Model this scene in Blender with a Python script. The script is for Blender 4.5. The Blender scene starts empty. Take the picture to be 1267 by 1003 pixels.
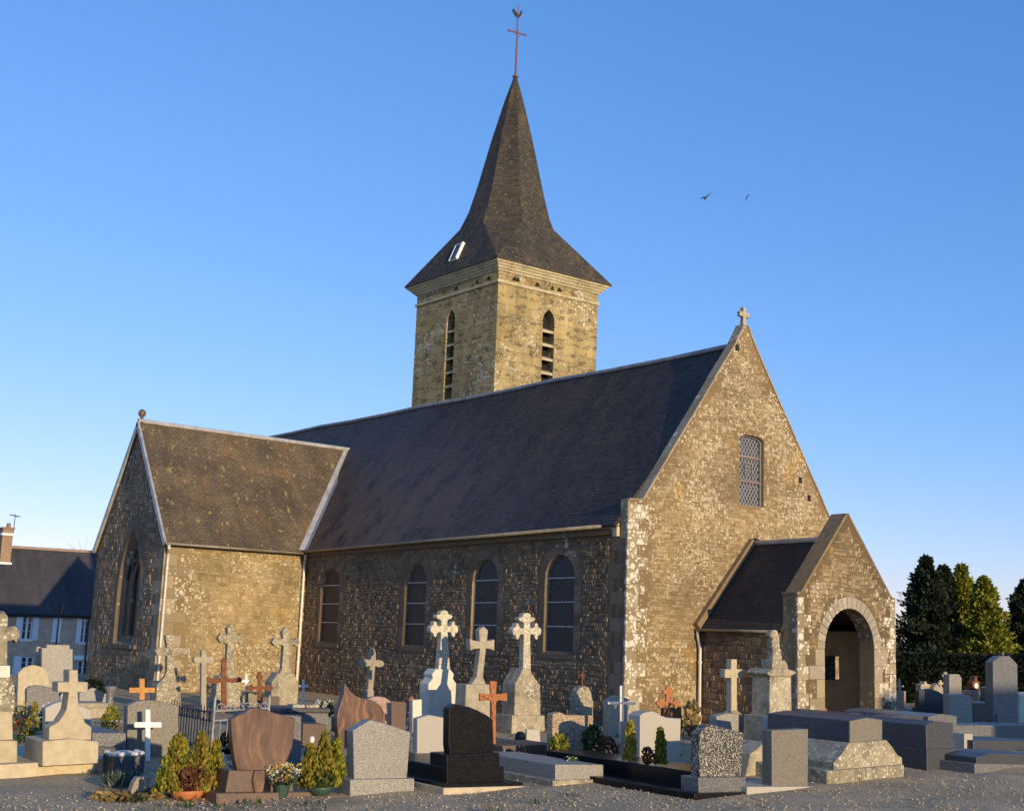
import bpy, bmesh, math, random
from mathutils import Vector, Matrix, noise
R = math.radians
sc = bpy.context.scene
col = sc.collection
rng = random.Random(7)

# ------------------------------------------------------------------ camera
IW, IH = 1267.0, 1003.0
F, CX, CY = 1403.39, 763.27, 556.39
YAW, PITCH, ROLL = 0.7252, 0.1597, 0.0228
CAM = Vector((-19.0122, -20.9715, 2.28))
fw = Vector((math.sin(YAW)*math.cos(PITCH), math.cos(YAW)*math.cos(PITCH), math.sin(PITCH)))
_r = Vector((math.cos(YAW), -math.sin(YAW), 0)); _u = _r.cross(fw)
rt = _r*math.cos(ROLL) + _u*math.sin(ROLL); up = -_r*math.sin(ROLL) + _u*math.cos(ROLL)
cd = bpy.data.cameras.new('camera'); cam = bpy.data.objects.new('camera', cd); col.objects.link(cam)
cd.sensor_fit = 'HORIZONTAL'; cd.sensor_width = 36; cd.lens = F*36/IW
cd.shift_x = -(CX-IW/2)/IW; cd.shift_y = (CY-IH/2)/IW
cd.clip_end = 3000; cd.clip_start = .1
m = Matrix.Identity(4)
for i in range(3):
    m[i][0] = rt[i]; m[i][1] = up[i]; m[i][2] = -fw[i]; m[i][3] = CAM[i]
cam.matrix_world = m
sc.camera = cam

def survey(x, y, ax, val):
    """Where the sight line of a surveyed photo point meets the world plane  axis ax = val."""
    d = fw + rt*((x-CX)/F) - up*((y-CY)/F)
    return CAM + d*((val-CAM[ax])/d[ax])
def ground(x, y, z=0.0): return survey(x, y, 2, z)
def base_y(x, z):  # photo row where the ground lies z metres from the camera plane
    return 782 + .0228*(x-763) + 3199.7/z

# ------------------------------------------------------------------ world and sun
SUN_EL, SUN_A = R(9.0), R(2.5)         # the sun stands over -Y, a touch to -X
sdir = Vector((-math.sin(SUN_A)*math.cos(SUN_EL), -math.cos(SUN_A)*math.cos(SUN_EL), math.sin(SUN_EL)))
w = bpy.data.worlds.new('World'); sc.world = w; w.use_nodes = True
nt = w.node_tree; bg = nt.nodes['Background']
sky = nt.nodes.new('ShaderNodeTexSky'); sky.sky_type = 'NISHITA'; sky.sun_disc = False
sky.sun_elevation = SUN_EL; sky.sun_rotation = math.atan2(sdir.x, sdir.y)
sky.air_density = 1.0; sky.dust_density = 0.0; sky.ozone_density = 1.5; sky.altitude = 100
sep = nt.nodes.new('ShaderNodeSeparateColor'); com = nt.nodes.new('ShaderNodeCombineColor'); nt.links.new(sky.outputs[0], sep.inputs[0])
for i, (ex_, k_) in enumerate(((1.05, .80), (.74, 1.45), (.62, 2.85))):
    pw = nt.nodes.new('ShaderNodeMath'); pw.operation = 'POWER'; pw.inputs[1].default_value = ex_; nt.links.new(sep.outputs[i], pw.inputs[0])
    ml = nt.nodes.new('ShaderNodeMath'); ml.operation = 'MULTIPLY'; ml.inputs[1].default_value = k_; nt.links.new(pw.outputs[0], ml.inputs[0]); nt.links.new(ml.outputs[0], com.inputs[i])
nt.links.new(com.outputs[0], bg.inputs[0]); bg.inputs[1].default_value = 0.15
ld = bpy.data.lights.new('sun', 'SUN'); ld.energy = 5.0; ld.angle = R(0.5); ld.color = (1.0, .78, .48)
lo = bpy.data.objects.new('sun', ld); col.objects.link(lo); lo.rotation_euler = sdir.to_track_quat('Z', 'Y').to_euler()
sc.view_settings.view_transform = 'Standard'; sc.view_settings.look = 'None'; sc.view_settings.exposure = 0

# ------------------------------------------------------------------ materials
class NT:
    def __init__(s, name):
        s.m = bpy.data.materials.new(name); s.m.use_nodes = True; s.t = s.m.node_tree
        s.b = s.t.nodes['Principled BSDF']; s.tc = s.t.nodes.new('ShaderNodeTexCoord')
        s.uv = s.tc.outputs['UV']; s.ob = s.tc.outputs['Object']
        s.oi = s.t.nodes.new('ShaderNodeObjectInfo').outputs['Random']
    def put(s, sock, v):
        if hasattr(v, 'is_linked') or isinstance(v, bpy.types.NodeSocket): s.t.links.new(v, sock)
        elif isinstance(v, (tuple, list)) and len(v) == 3 and sock.type == 'RGBA': sock.default_value = (*v, 1)
        else: sock.default_value = v
    def n(s, ty, ins={}, **props):
        o = s.t.nodes.new('ShaderNode'+ty)
        for k, v in props.items(): setattr(o, k, v)
        for k, v in ins.items(): s.put(o.inputs[k], v)
        return o
    def noise(s, vec, scale, detail=4, rough=.55, dim='3D'):
        return s.n('TexNoise', {'Vector': vec, 'Scale': scale, 'Detail': detail, 'Roughness': rough}, noise_dimensions=dim).outputs['Fac']
    def vor(s, vec, scale, feature='F1', dim='2D', rand=1.0):
        return s.n('TexVoronoi', {'Vector': vec, 'Scale': scale, 'Randomness': rand}, feature=feature, voronoi_dimensions=dim)
    def math(s, op, a, b=0.0, c=0.0, clamp=False):
        o = s.n('Math', {0: a, 1: b, 2: c}, operation=op, use_clamp=clamp); return o.outputs[0]
    def step(s, v, a, b):
        o = s.n('MapRange', {0: v, 1: a, 2: b, 3: 0.0, 4: 1.0}, interpolation_type='SMOOTHSTEP'); return o.outputs[0]
    def mix(s, f, a, b, mode='MIX'):
        o = s.n('Mix', data_type='RGBA', blend_type=mode)
        s.put(o.inputs[0], f); s.put(o.inputs[6], a); s.put(o.inputs[7], b); return o.outputs[2]
    def ramp(s, f, stops):
        o = s.n('ValToRGB', {0: f}); e = o.color_ramp.elements
        while len(e) < len(stops): e.new(.5)
        for el, (p, c) in zip(e, stops): el.position = p; el.color = (*c, 1)
        return o.outputs[0]
    def map(s, vec, scale=(1, 1, 1), loc=(0, 0, 0), rot=(0, 0, 0)):
        return s.n('Mapping', {'Vector': vec, 'Scale': scale, 'Location': loc, 'Rotation': rot}).outputs[0]
    def warp(s, vec, scale, amt):
        nz = s.n('TexNoise', {'Vector': vec, 'Scale': scale, 'Detail': 2.0}).outputs['Color']
        a = s.n('VectorMath', {0: nz, 1: (.5, .5, .5)}, operation='SUBTRACT').outputs[0]
        b = s.n('VectorMath', {0: a, 'Scale': amt}, operation='SCALE').outputs[0]
        return s.n('VectorMath', {0: vec, 1: b}, operation='ADD').outputs[0]
    def shift(s, vec, amt=37.0):    # a different patch of texture for every object
        c = s.n('CombineXYZ', {0: s.math('MULTIPLY', s.oi, amt), 1: s.math('MULTIPLY', s.oi, amt*1.7), 2: s.oi}).outputs[0]
        return s.n('VectorMath', {0: vec, 1: c}, operation='ADD').outputs[0]
    def done(s, colr, rough=.85, bump=None, bstr=.5, bdist=.02, metal=0.0, spec=None):
        s.put(s.b.inputs['Base Color'], colr); s.put(s.b.inputs['Roughness'], rough); s.put(s.b.inputs['Metallic'], metal)
        if spec is not None: s.b.inputs['Specular IOR Level'].default_value = spec
        if bump is not None:
            o = s.n('Bump', {'Height': bump, 'Strength': bstr, 'Distance': bdist}); s.t.links.new(o.outputs[0], s.b.inputs['Normal'])
        return s.m

def lichen_mask(s, vec, cover, sc1=5.0, sc2=11.0):
    wv = s.warp(s.warp(vec, 14.0, .07), 40.0, .025)
    d1 = s.vor(wv, sc1).outputs['Distance']; c1 = s.vor(wv, sc1).outputs['Color']
    d2 = s.vor(s.map(wv, loc=(3.3, 7.1, 0)), sc2).outputs['Distance']; c2 = s.vor(s.map(wv, loc=(3.3, 7.1, 0)), sc2).outputs['Color']
    zone = s.noise(vec, .55, 3)
    r1 = s.n('SeparateColor', {0: c1}).outputs[0]; r2 = s.n('SeparateColor', {0: c2}).outputs[1]
    k1 = s.math('ADD', s.math('MULTIPLY', zone, 1.0), s.math('MULTIPLY', r1, .55))
    k2 = s.math('ADD', s.math('MULTIPLY', zone, .8), s.math('MULTIPLY', r2, .6))
    m1 = s.math('MULTIPLY', s.step(k1, 1.02-cover, 1.12-cover), s.step(d1, .44, .36))
    m2 = s.math('MULTIPLY', s.step(k2, .98-cover, 1.06-cover), s.step(d2, .46, .34))
    return s.math('MAXIMUM', m1, m2)

def rubble(name, stones, mortar, sx, sy, cover=.2, lich=(.62, .57, .45), bstr=.8, bdist=.05, yellow=0.0, tint=None, rnd=.85, sc1=5.0, sc2=11.0, mw=.05):
    s = NT(name)
    v = s.map(s.warp(s.uv, 3.0, .05), scale=(sx, sy, 1))
    cell = s.vor(v, 1.0, rand=rnd); edge = s.vor(v, 1.0, 'DISTANCE_TO_EDGE', rand=rnd).outputs['Distance']
    sep = s.n('SeparateColor', {0: cell.outputs['Color']}).outputs
    k = len(stones)-1
    c = s.ramp(sep[0], [(i/k, x) for i, x in enumerate(stones)])
    fine = s.noise(s.uv, 38.0, 5, .65)
    c = s.mix(.75, c, s.ramp(fine, [(.25, (.35, .35, .35)), (.75, (1.25, 1.25, 1.25))]), 'MULTIPLY')
    mk = s.step(s.math('ADD', edge, s.math('MULTIPLY', s.math('SUBTRACT', fine, .5), .05)), 0.0, mw)
    c = s.mix(mk, mortar, c)
    big = s.noise(s.uv, .45, 4)
    c = s.mix(1.0, c, s.ramp(big, [(.3, (.68, .68, .70)), (.7, (1.2, 1.15, 1.05))]), 'MULTIPLY')
    if tint: c = s.mix(s.math('MULTIPLY', s.step(s.noise(s.map(s.uv, loc=(9, 4, 0)), .35, 3), .5, .65), .6), c, tint)
    if yellow: c = s.mix(s.math('MULTIPLY', s.step(s.noise(s.map(s.uv, loc=(19, 4, 0)), .8, 5), .62, .72), yellow), c, (.36, .22, .03))
    lm = lichen_mask(s, s.uv, cover, sc1, sc2)
    c = s.mix(s.math('MULTIPLY', lm, s.math('ADD', .55, s.math('MULTIPLY', fine, .7)), clamp=True), c, lich)
    h = s.math('ADD', s.math('MULTIPLY', s.step(edge, 0.0, .22), 1.0), s.math('MULTIPLY', sep[1], .8))
    h = s.math('ADD', h, s.math('MULTIPLY', fine, .7))
    return s.done(c, .92, h, bstr, bdist, spec=.15)

def ashlar(name, c1, c2, mortar, bw, bh, cover=.1, lich=(.55, .52, .42), moss=(.20, .115, .035), patch=None, offset=.5, bstr=.5):
    s = NT(name)
    v = s.warp(s.uv, 2.0, .03)
    br = s.n('TexBrick', {'Vector': v, 'Color1': c1, 'Color2': c2, 'Mortar': mortar, 'Scale': 1.0, 'Mortar Size': .012, 'Mortar Smooth': .4, 'Bias': 0.0, 'Brick Width': bw, 'Row Height': bh}, offset=offset, squash=.7, squash_frequency=3)
    c = br.outputs['Color']; h = s.math('SUBTRACT', 1.0, br.outputs['Fac'])
    fine = s.noise(s.uv, 30.0, 5, .65); big = s.noise(s.uv, .6, 4)
    if patch:
        pm = s.step(s.noise(s.map(s.uv, scale=(1, 1.8, 1)), 2.3, 4), .53, .56)
        vv = s.map(s.warp(s.uv, 3, .08), scale=(5.5, 9, 1)); cell = s.vor(vv, 1.0).outputs['Color']; ed = s.vor(vv, 1.0, 'DISTANCE_TO_EDGE').outputs['Distance']
        pc = s.mix(s.step(ed, 0, .07), (.05, .04, .03), s.ramp(s.n('SeparateColor', {0: cell}).outputs[0], [(i/(len(patch)-1), x) for i, x in enumerate(patch)]))
        c = s.mix(pm, c, pc); h = s.n('Mix', {0: pm, 2: h, 3: s.step(ed, 0, .2)}).outputs[0]
    c = s.mix(.8, c, s.ramp(fine, [(.25, (.45, .45, .45)), (.75, (1.25, 1.25, 1.25))]), 'MULTIPLY')
    c = s.mix(1.0, c, s.ramp(big, [(.3, (.7, .7, .68)), (.7, (1.15, 1.12, 1.05))]), 'MULTIPLY')
    c = s.mix(s.math('MULTIPLY', s.step(s.noise(s.map(s.uv, loc=(5, 2, 0)), .9, 5), .58, .72), .55), c, moss)
    lm = lichen_mask(s, s.uv, cover, 7.0, 13.0)
    stain = s.noise(s.map(s.uv, scale=(1.3, .22, 1)), 1.2, 5, .65); c = s.mix(.8, c, s.ramp(stain, [(.32, (.62, .60, .58)), (.62, (1.12, 1.1, 1.05))]), 'MULTIPLY')
    c = s.mix(s.math('MULTIPLY', lm, .8), c, lich)
    return s.done(c, .9, s.math('ADD', h, s.math('MULTIPLY', fine, .5)), bstr, .025, spec=.15)

def block_stone(name, stops, cover=.12, lich=(.6, .57, .47), bstr=.4):
    s = NT(name)   # one tone per separate block
    isl = s.n('NewGeometry').outputs['Random Per Island']
    c = s.ramp(isl, stops)
    fine = s.noise(s.ob, 26.0, 5, .65)
    c = s.mix(.8, c, s.ramp(fine, [(.25, (.5, .5, .5)), (.75, (1.2, 1.2, 1.2))]), 'MULTIPLY')
    lm = lichen_mask(s, s.uv, cover)
    c = s.mix(s.math('MULTIPLY', lm, .85), c, lich)
    return s.done(c, .9, fine, bstr, .02, spec=.15)

def slate(name, c1, c2, patches=(), rows=.11, width=.2, rough=.55, bstr=.5, spec=.3, var=.6, zone=None):
    s = NT(name)
    br = s.n('TexBrick', {'Vector': s.warp(s.uv, 1.5, .02), 'Color1': c1, 'Color2': c2, 'Mortar': tuple(x*.3 for x in c1), 'Scale': 1.0, 'Mortar Size': .007, 'Mortar Smooth': .3, 'Brick Width': width, 'Row Height': rows})
    c = br.outputs['Color']
    big = s.noise(s.uv, .5, 5); fine = s.noise(s.uv, 18.0, 5, .7)
    streak = s.noise(s.map(s.uv, scale=(1.6, .16, 1)), 1.0, 4)
    c = s.mix(var, c, s.ramp(big, [(.3, (.45, .45, .5)), (.7, (1.5, 1.4, 1.3))]), 'MULTIPLY')
    c = s.mix(.6, c, s.ramp(streak, [(.3, (.6, .6, .6)), (.7, (1.35, 1.3, 1.2))]), 'MULTIPLY')
    c = s.mix(.7, c, s.ramp(fine, [(.3, (.5, .5, .5)), (.7, (1.4, 1.4, 1.4))]), 'MULTIPLY')
    for (pc, sc_, lo_, hi_, st, off) in patches:
        pm = s.math('MULTIPLY', s.step(s.noise(s.map(s.uv, loc=(off, off*2, 0), scale=(1.4, .8, 1)), sc_, 6, .7), lo_, hi_), st)
        c = s.mix(pm, c, pc)
    if zone:
        x_, y_, z_ = s.n('SeparateXYZ', {0: s.ob}).outputs[0:3]
        zm = s.math('MULTIPLY', s.step(y_, 1.5, 13.0), s.step(z_, 10.5, 5.5)); zm = s.math('MULTIPLY', zm, s.step(s.noise(s.map(s.uv, scale=(1.2, .7, 1)), .9, 6, .7), .34, .56))
        c = s.mix(s.math('MULTIPLY', zm, .8), c, zone)
    tilt = s.n('SeparateXYZ', {0: s.uv}).outputs[1]
    saw = s.math('FRACT', s.math('DIVIDE', tilt, rows))
    h = s.math('ADD', s.math('MULTIPLY', s.math('SUBTRACT', 1.0, saw), .8), s.math('MULTIPLY', fine, .8))
    h = s.math('SUBTRACT', h, s.math('MULTIPLY', br.outputs['Fac'], .8))
    return s.done(c, rough, h, bstr, .012, spec=spec)

def plain(name, c, rough=.8, var=.25, sc_=8.0, bstr=.2, bdist=.01, metal=0.0, spec=None, dark=None, darkamt=.6, darkscale=2.5, lich=None, cover=.3, speck=None):
    s = NT(name); v = s.shift(s.ob)
    n1 = s.noise(v, sc_, 5, .65)
    cc = s.mix(1.0, c, s.ramp(n1, [(.3, (1-var,)*3), (.7, (1+var,)*3)]), 'MULTIPLY')
    tone = s.math('ADD', .9, s.math('MULTIPLY', s.oi, .2))
    cc = s.mix(1.0, cc, s.n('CombineColor', {0: tone, 1: tone, 2: tone}).outputs[0], 'MULTIPLY')
    if dark: cc = s.mix(s.math('MULTIPLY', s.step(s.noise(v, darkscale, 6, .7), .48, .66), darkamt), cc, dark)
    if lich:
        d = s.vor(s.warp(s.warp(v, 12, .06), 50, .02), 19.0, dim='3D'); r_ = s.n('SeparateColor', {0: d.outputs['Color']}).outputs[0]
        k = s.math('ADD', s.noise(v, 2.0, 3), s.math('MULTIPLY', r_, .5))
        cc = s.mix(s.math('MULTIPLY', s.math('MULTIPLY', s.step(k, 1.0-cover, 1.08-cover), s.step(d.outputs['Distance'], .5, .35)), .85), cc, lich)
    if speck:
        for (pc, psc, thr) in speck:
            d = s.vor(v, psc, dim='3D'); r_ = s.n('SeparateColor', {0: d.outputs['Color']}).outputs[1]
            cc = s.mix(s.math('GREATER_THAN', r_, thr), cc, pc)
    return s.done(cc, rough, n1, bstr, bdist, metal, spec)

M = {}
M['gable'] = rubble('gable_rubble', [(.22, .15, .075), (.29, .205, .105), (.33, .24, .125), (.36, .265, .14), (.41, .315, .18)], (.26, .185, .095), 5.5, 12.0, cover=.10, lich=(.64, .56, .39), yellow=.6, sc1=7.5, sc2=16.0, bstr=.6, bdist=.03)
M['nave'] = rubble('nave_rubble', [(.08, .058, .04), (.16, .115, .075), (.24, .18, .12), (.17, .125, .08), (.31, .25, .175)], (.11, .085, .06), 6.6, 7.2, cover=-.12, bstr=1.0, bdist=.12, rnd=.75, mw=.1)
M['side'] = rubble('transept_rubble', [(.21, .15, .07), (.29, .215, .105), (.33, .25, .125), (.25, .185, .085), (.37, .285, .15)], (.25, .185, .09), 3.4, 5.6, cover=.07, lich=(.60, .53, .38), tint=(.27, .185, .08), bstr=.5, bdist=.02, sc1=8, sc2=13)
M['gable_end'] = rubble('transept_gable_rubble', [(.10, .075, .06), (.18, .135, .10), (.25, .20, .15), (.20, .15, .12)], (.15, .12, .09), 4.6, 7.5, cover=.03, bstr=.7, bdist=.05)
M['porch'] = rubble('porch_rubble', [(.19, .14, .075), (.25, .19, .105), (.29, .22, .125), (.34, .265, .16)], (.23, .175, .10), 5.0, 10.5, cover=.05, lich=(.64, .6, .5), yellow=.5, bstr=.5, bdist=.03)
M['tower'] = ashlar('tower_stone', (.47, .375, .19), (.38, .30, .155), (.27, .21, .11), .85, .36, cover=.03, patch=[(.20, .15, .07), (.34, .28, .16), (.46, .40, .27), (.27, .21, .11)])
M['cornice'] = plain('cornice_stone', (.46, .39, .24), .9, .25, 5, .4, dark=(.14, .12, .07), darkamt=.6, lich=(.62, .56, .42), cover=.2)
def tonestone(name, stops, cover, lich=(.55, .5, .4), yellow=0.0, scs=(5.0, 11.0), fa=.85, mortar=(.20, .145, .095)):
    s = NT(name); isl = s.n('NewGeometry').outputs['Random Per Island']; c = s.ramp(isl, stops)
    fine = s.noise(s.ob, 34.0, 5, .65); c = s.mix(fa, c, s.ramp(fine, [(.25, (.4, .4, .4)), (.75, (1.3, 1.3, 1.3))]), 'MULTIPLY')
    att = s.n('Attribute', attribute_name='stone').outputs['Fac']; c = s.mix(att, s.mix(.8, mortar, s.ramp(fine, [(.25, (.5, .5, .5)), (.75, (1.3, 1.3, 1.3))]), 'MULTIPLY'), c)
    big = s.noise(s.ob, .5, 4); c = s.mix(1.0, c, s.ramp(big, [(.3, (.72, .72, .72)), (.7, (1.2, 1.15, 1.05))]), 'MULTIPLY')
    if yellow: c = s.mix(s.math('MULTIPLY', s.step(s.noise(s.map(s.ob, loc=(19, 4, 0)), .8, 5), .60, .70), yellow), c, (.36, .21, .04))
    lm = lichen_mask(s, s.uv, cover, *scs); c = s.mix(s.math('MULTIPLY', lm, s.math('ADD', .45, s.math('MULTIPLY', fine, .7)), clamp=True), c, lich)
    return s.done(c, .92, fine, .8, .03, spec=.15)
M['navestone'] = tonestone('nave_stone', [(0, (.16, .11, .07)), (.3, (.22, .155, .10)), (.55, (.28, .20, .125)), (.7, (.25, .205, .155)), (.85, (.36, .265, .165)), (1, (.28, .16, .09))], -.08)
M['transeptstone'] = tonestone('transept_gable_stone', [(0, (.20, .14, .09)), (.4, (.29, .21, .135)), (.8, (.36, .265, .175)), (1, (.42, .315, .21))], .0, mortar=(.24, .175, .12))
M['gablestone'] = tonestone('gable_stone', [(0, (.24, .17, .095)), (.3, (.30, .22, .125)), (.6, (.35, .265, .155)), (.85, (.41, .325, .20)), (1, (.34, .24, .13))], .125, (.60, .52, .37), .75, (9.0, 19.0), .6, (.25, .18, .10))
M['sidestone'] = tonestone('transept_side_stone', [(0, (.26, .19, .10)), (.3, (.32, .24, .13)), (.6, (.36, .275, .15)), (.85, (.42, .33, .19)), (1, (.33, .225, .11))], .085, (.60, .53, .38), .5, (8.0, 13.0), .6, (.30, .225, .12))
M['porchstone'] = tonestone('porch_stone', [(0, (.20, .145, .08)), (.3, (.26, .195, .11)), (.6, (.30, .23, .135)), (.85, (.35, .275, .17)), (1, (.28, .2, .11))], .06, (.62, .56, .43), .6, (7.0, 14.0), .6, (.16, .12, .07))
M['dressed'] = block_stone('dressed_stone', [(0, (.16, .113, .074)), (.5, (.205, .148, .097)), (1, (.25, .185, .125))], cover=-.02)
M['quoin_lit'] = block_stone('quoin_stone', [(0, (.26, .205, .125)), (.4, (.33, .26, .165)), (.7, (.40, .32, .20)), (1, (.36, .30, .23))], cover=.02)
M['quoin_pale'] = block_stone('lichened_quoin_stone', [(0, (.27, .21, .13)), (.5, (.36, .30, .20)), (1, (.38, .31, .20))], cover=.24, lich=(.68, .64, .53))
M['voussoir'] = block_stone('arch_stone', [(0, (.33, .28, .21)), (1, (.42, .37, .29))], cover=.05)
M['plaster'] = plain('porch_plaster', (.30, .245, .18), .95, .2, 3, .3, dark=(.15, .12, .09), darkamt=.5)
M['slate'] = slate('nave_slate', (.030, .022, .016), (.066, .050, .036), [((.07, .048, .034), .35, .46, .66, .5, 3.0), ((.035, .036, .042), .8, .55, .7, .5, 8), ((.12, .11, .10), 7.0, .66, .69, .6, 21)], rough=.6, bstr=.8, zone=(.15, .082, .048))
M['mossy'] = slate('mossy_slate', (.115, .09, .06), (.155, .12, .08), [((.06, .05, .04), .6, .50, .68, .7, 2.), ((.24, .135, .05), .45, .50, .7, .7, 5.), ((.36, .28, .09), 2.6, .585, .64, .65, 11.), ((.44, .37, .17), 5.0, .61, .66, .7, 14.)], rough=.85, bstr=.7)
M['spire'] = slate('spire_slate', (.046, .040, .032), (.080, .068, .050), [((.035, .034, .034), .5, .50, .68, .75, 2.), ((.13, .10, .05), 1.2, .50, .66, .5, 7.), ((.42, .35, .14), 7.0, .60, .65, .6, 12.)], rows=.11, width=.19, rough=.75, bstr=.8)
M['porchslate'] = slate('porch_slate', (.030, .028, .030), (.045, .042, .04), [((.07, .06, .045), .5, .52, .7, .6, 3.), ((.16, .15, .13), 1.5, .7, .74, .6, 6)], rough=.75)
M['houseslate'] = slate('house_slate', (.050, .048, .055), (.065, .062, .068), rough=.7, var=.3)
M['zinc'] = plain('zinc', (.42, .42, .42), .55, .2, 4, .1, metal=.3, dark=(.22, .21, .2))
M['gutter'] = plain('gutter_zinc', (.30, .27, .22), .6, .3, 5, .15, metal=.25, dark=(.14, .11, .08))
M['pipe'] = plain('pipe_zinc', (.55, .50, .42), .5, .15, 5, .1, metal=.2)
M['lead'] = plain('lead_flashing', (.28, .28, .28), .7, .25, 3, .2, dark=(.14, .14, .14))
M['frame'] = plain('window_iron', (.60, .58, .55), .6, .1)
M['greyframe'] = plain('grey_window_frame', (.21, .20, .21), .7, .15)
M['redbar'] = plain('reddish_window_bar', (.26, .17, .145), .7, .2)
M['white'] = plain('white_paint', (.80, .79, .75), .6, .05, 6, .1)
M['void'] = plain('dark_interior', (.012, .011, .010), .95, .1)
M['iron'] = plain('black_iron', (.035, .035, .04), .55, .3, 20, .2, metal=.4)
M['paleiron'] = plain('weathered_iron', (.30, .30, .30), .6, .4, 20, .3, metal=.2, dark=(.16, .09, .05))
M['rust'] = plain('rusty_iron', (.17, .062, .026), .9, .45, 14, .5, dark=(.07, .03, .018), darkscale=7)
M['redrust'] = plain('orange_rust', (.36, .13, .045), .85, .3, 14, .4, dark=(.16, .055, .025), darkscale=6)
M['orangewood'] = plain('varnished_wood', (.50, .22, .05), .55, .25, 10, .1)
M['chrome'] = plain('polished_steel', (.75, .75, .76), .25, .1, 8, .1, metal=.9)
M['limestone'] = plain('weathered_limestone', (.35, .30, .205), .92, .25, 6, .6, .015, dark=(.14, .125, .09), darkamt=.7, darkscale=2.2, lich=(.58, .54, .42), cover=.17)
M['oldstone'] = plain('lichened_stone', (.27, .23, .155), .95, .3, 7, .7, .02, dark=(.10, .09, .07), darkamt=.8, darkscale=2.6, lich=(.56, .52, .39), cover=.24)
M['sandstone'] = plain('pale_sandstone', (.46, .385, .255), .92, .15, 9, .4, .01, dark=(.32, .27, .18), darkamt=.45, darkscale=1.8)
M['concrete'] = plain('grey_concrete', (.34, .29, .21), .92, .2, 9, .5, .012, dark=(.2, .18, .14), darkamt=.5)
M['whitestone'] = plain('whitened_stone', (.62, .57, .46), .85, .1, 5, .3, .008, dark=(.42, .39, .32), darkamt=.35, darkscale=1.8)
M['trefoil'] = plain('lichened_white_stone', (.47, .41, .29), .92, .2, 9, .6, .015, dark=(.22, .2, .15), darkamt=.55, darkscale=3.5, lich=(.72, .68, .55), cover=.3)
M['granite'] = plain('grey_granite', (.265, .245, .21), .5, .15, 60, .08, .004, speck=[((.15, .14, .13), 90, .8), ((.40, .38, .34), 110, .85)])
M['granitedark'] = plain('dark_grey_granite', (.13, .125, .12), .45, .2, 50, .08, .004, speck=[((.08, .08, .08), 90, .75), ((.30, .29, .28), 110, .85)])
M['granitepale'] = plain('pale_granite', (.43, .39, .32), .5, .12, 60, .06, .004, speck=[((.38, .36, .34), 100, .85)])
M['granitepink'] = plain('pink_granite', (.33, .20, .14), .5, .2, 40, .08, .004, speck=[((.2, .12, .1), 90, .8), ((.58, .45, .38), 110, .85)])
M['granitebrown'] = plain('brown_granite', (.135, .085, .06), .5, .25, 30, .08, .004, speck=[((.1, .07, .06), 90, .8)])
M['black'] = plain('polished_black_granite', (.008, .008, .009), .3, .2, 40, .02, .002, spec=.22, speck=[((.025, .025, .025), 120, .85)])
M['bluegranite'] = plain('blue_grey_granite', (.065, .067, .075), .5, .2, 40, .06, .004, speck=[((.025, .025, .028), 90, .75), ((.085, .085, .09), 110, .88)])
M['speckled'] = plain('speckled_rough_granite', (.060, .058, .056), .8, .3, 40, .7, .012, speck=[((.30, .28, .22), 75, .70), ((.02, .02, .02), 80, .8), ((.46, .42, .34), 60, .90)])
M['roughpink'] = plain('rock_faced_granite', (.36, .255, .16), .9, .4, 14, 1.0, .05, dark=(.22, .15, .11), darkscale=9, speck=[((.58, .48, .36), 60, .8)])
M['dimgranite'] = plain('dull_brown_grey_granite', (.20, .175, .135), .6, .15, 50, .06, .004, speck=[((.10, .09, .075), 90, .8)])
M['loosestone'] = block_stone('loose_stone', [(0, (.34, .27, .18)), (.5, (.47, .38, .26)), (1, (.58, .48, .34))], cover=-.5)
M['mossband'] = plain('mossy_mortar_band', (.24, .165, .085), .95, .3, 6, .5, dark=(.16, .10, .05), darkscale=3)
M['terracottadull'] = plain('ridge_tile_clay', (.28, .20, .16), .9, .2)
M['terracotta'] = plain('terracotta', (.50, .17, .06), .8, .15, 8, .1)
M['greenpot'] = plain('green_plastic', (.03, .07, .05), .5, .1)
M['render'] = plain('house_render', (.55, .40, .28), .95, .2, 3, .3, dark=(.42, .30, .21))
M['brick'] = plain('chimney_brick', (.27, .18, .115), .9, .3, 9, .3)
M['shutter'] = plain('white_shutter', (.72, .72, .72), .7, .05)
M['plantstone'] = plain('rough_garden_stone', (.36, .30, .22), .95, .3, 8, .6, .03)
M['pebble'] = plain('pale_pebble', (.55, .54, .52), .8, .3, 3, .1)
M['ivory'] = plain('pale_statue', (.70, .66, .56), .8, .15, 12, .2)
M['gold'] = plain('gilded_iron', (.50, .40, .22), .5, .3, 18, .2, metal=.2, dark=(.3, .26, .2))
M['bird'] = plain('dark_feather', (.02, .02, .025), .8, .1)
M['bark'] = plain('bark', (.07, .05, .035), .95, .4, 10, .6)
M['soil'] = plain('grave_soil', (.10, .075, .05), .97, .4, 12, .8, .03)
M['gravelbed'] = plain('light_gravel', (.40, .36, .29), .95, .5, 45, .9, .02)

def red_vein():
    s = NT('veined_red_granite'); v = s.map(s.warp(s.shift(s.ob), 2.2, .35), scale=(7, 2, 1.1), rot=(0, .18, 0))
    n1 = s.noise(v, 1.6, 6, .6); f = s.noise(s.ob, 60, 3)
    c = s.ramp(n1, [(.25, (.05, .028, .02)), (.42, (.105, .058, .04)), (.55, (.145, .078, .05)), (.66, (.27, .13, .065)), (.76, (.12, .066, .045))])
    c = s.mix(.5, c, s.ramp(f, [(.3, (.7, .7, .7)), (.7, (1.2, 1.2, 1.2))]), 'MULTIPLY')
    return s.done(c, .45, f, .05, .003)
M['redvein'] = red_vein()

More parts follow.
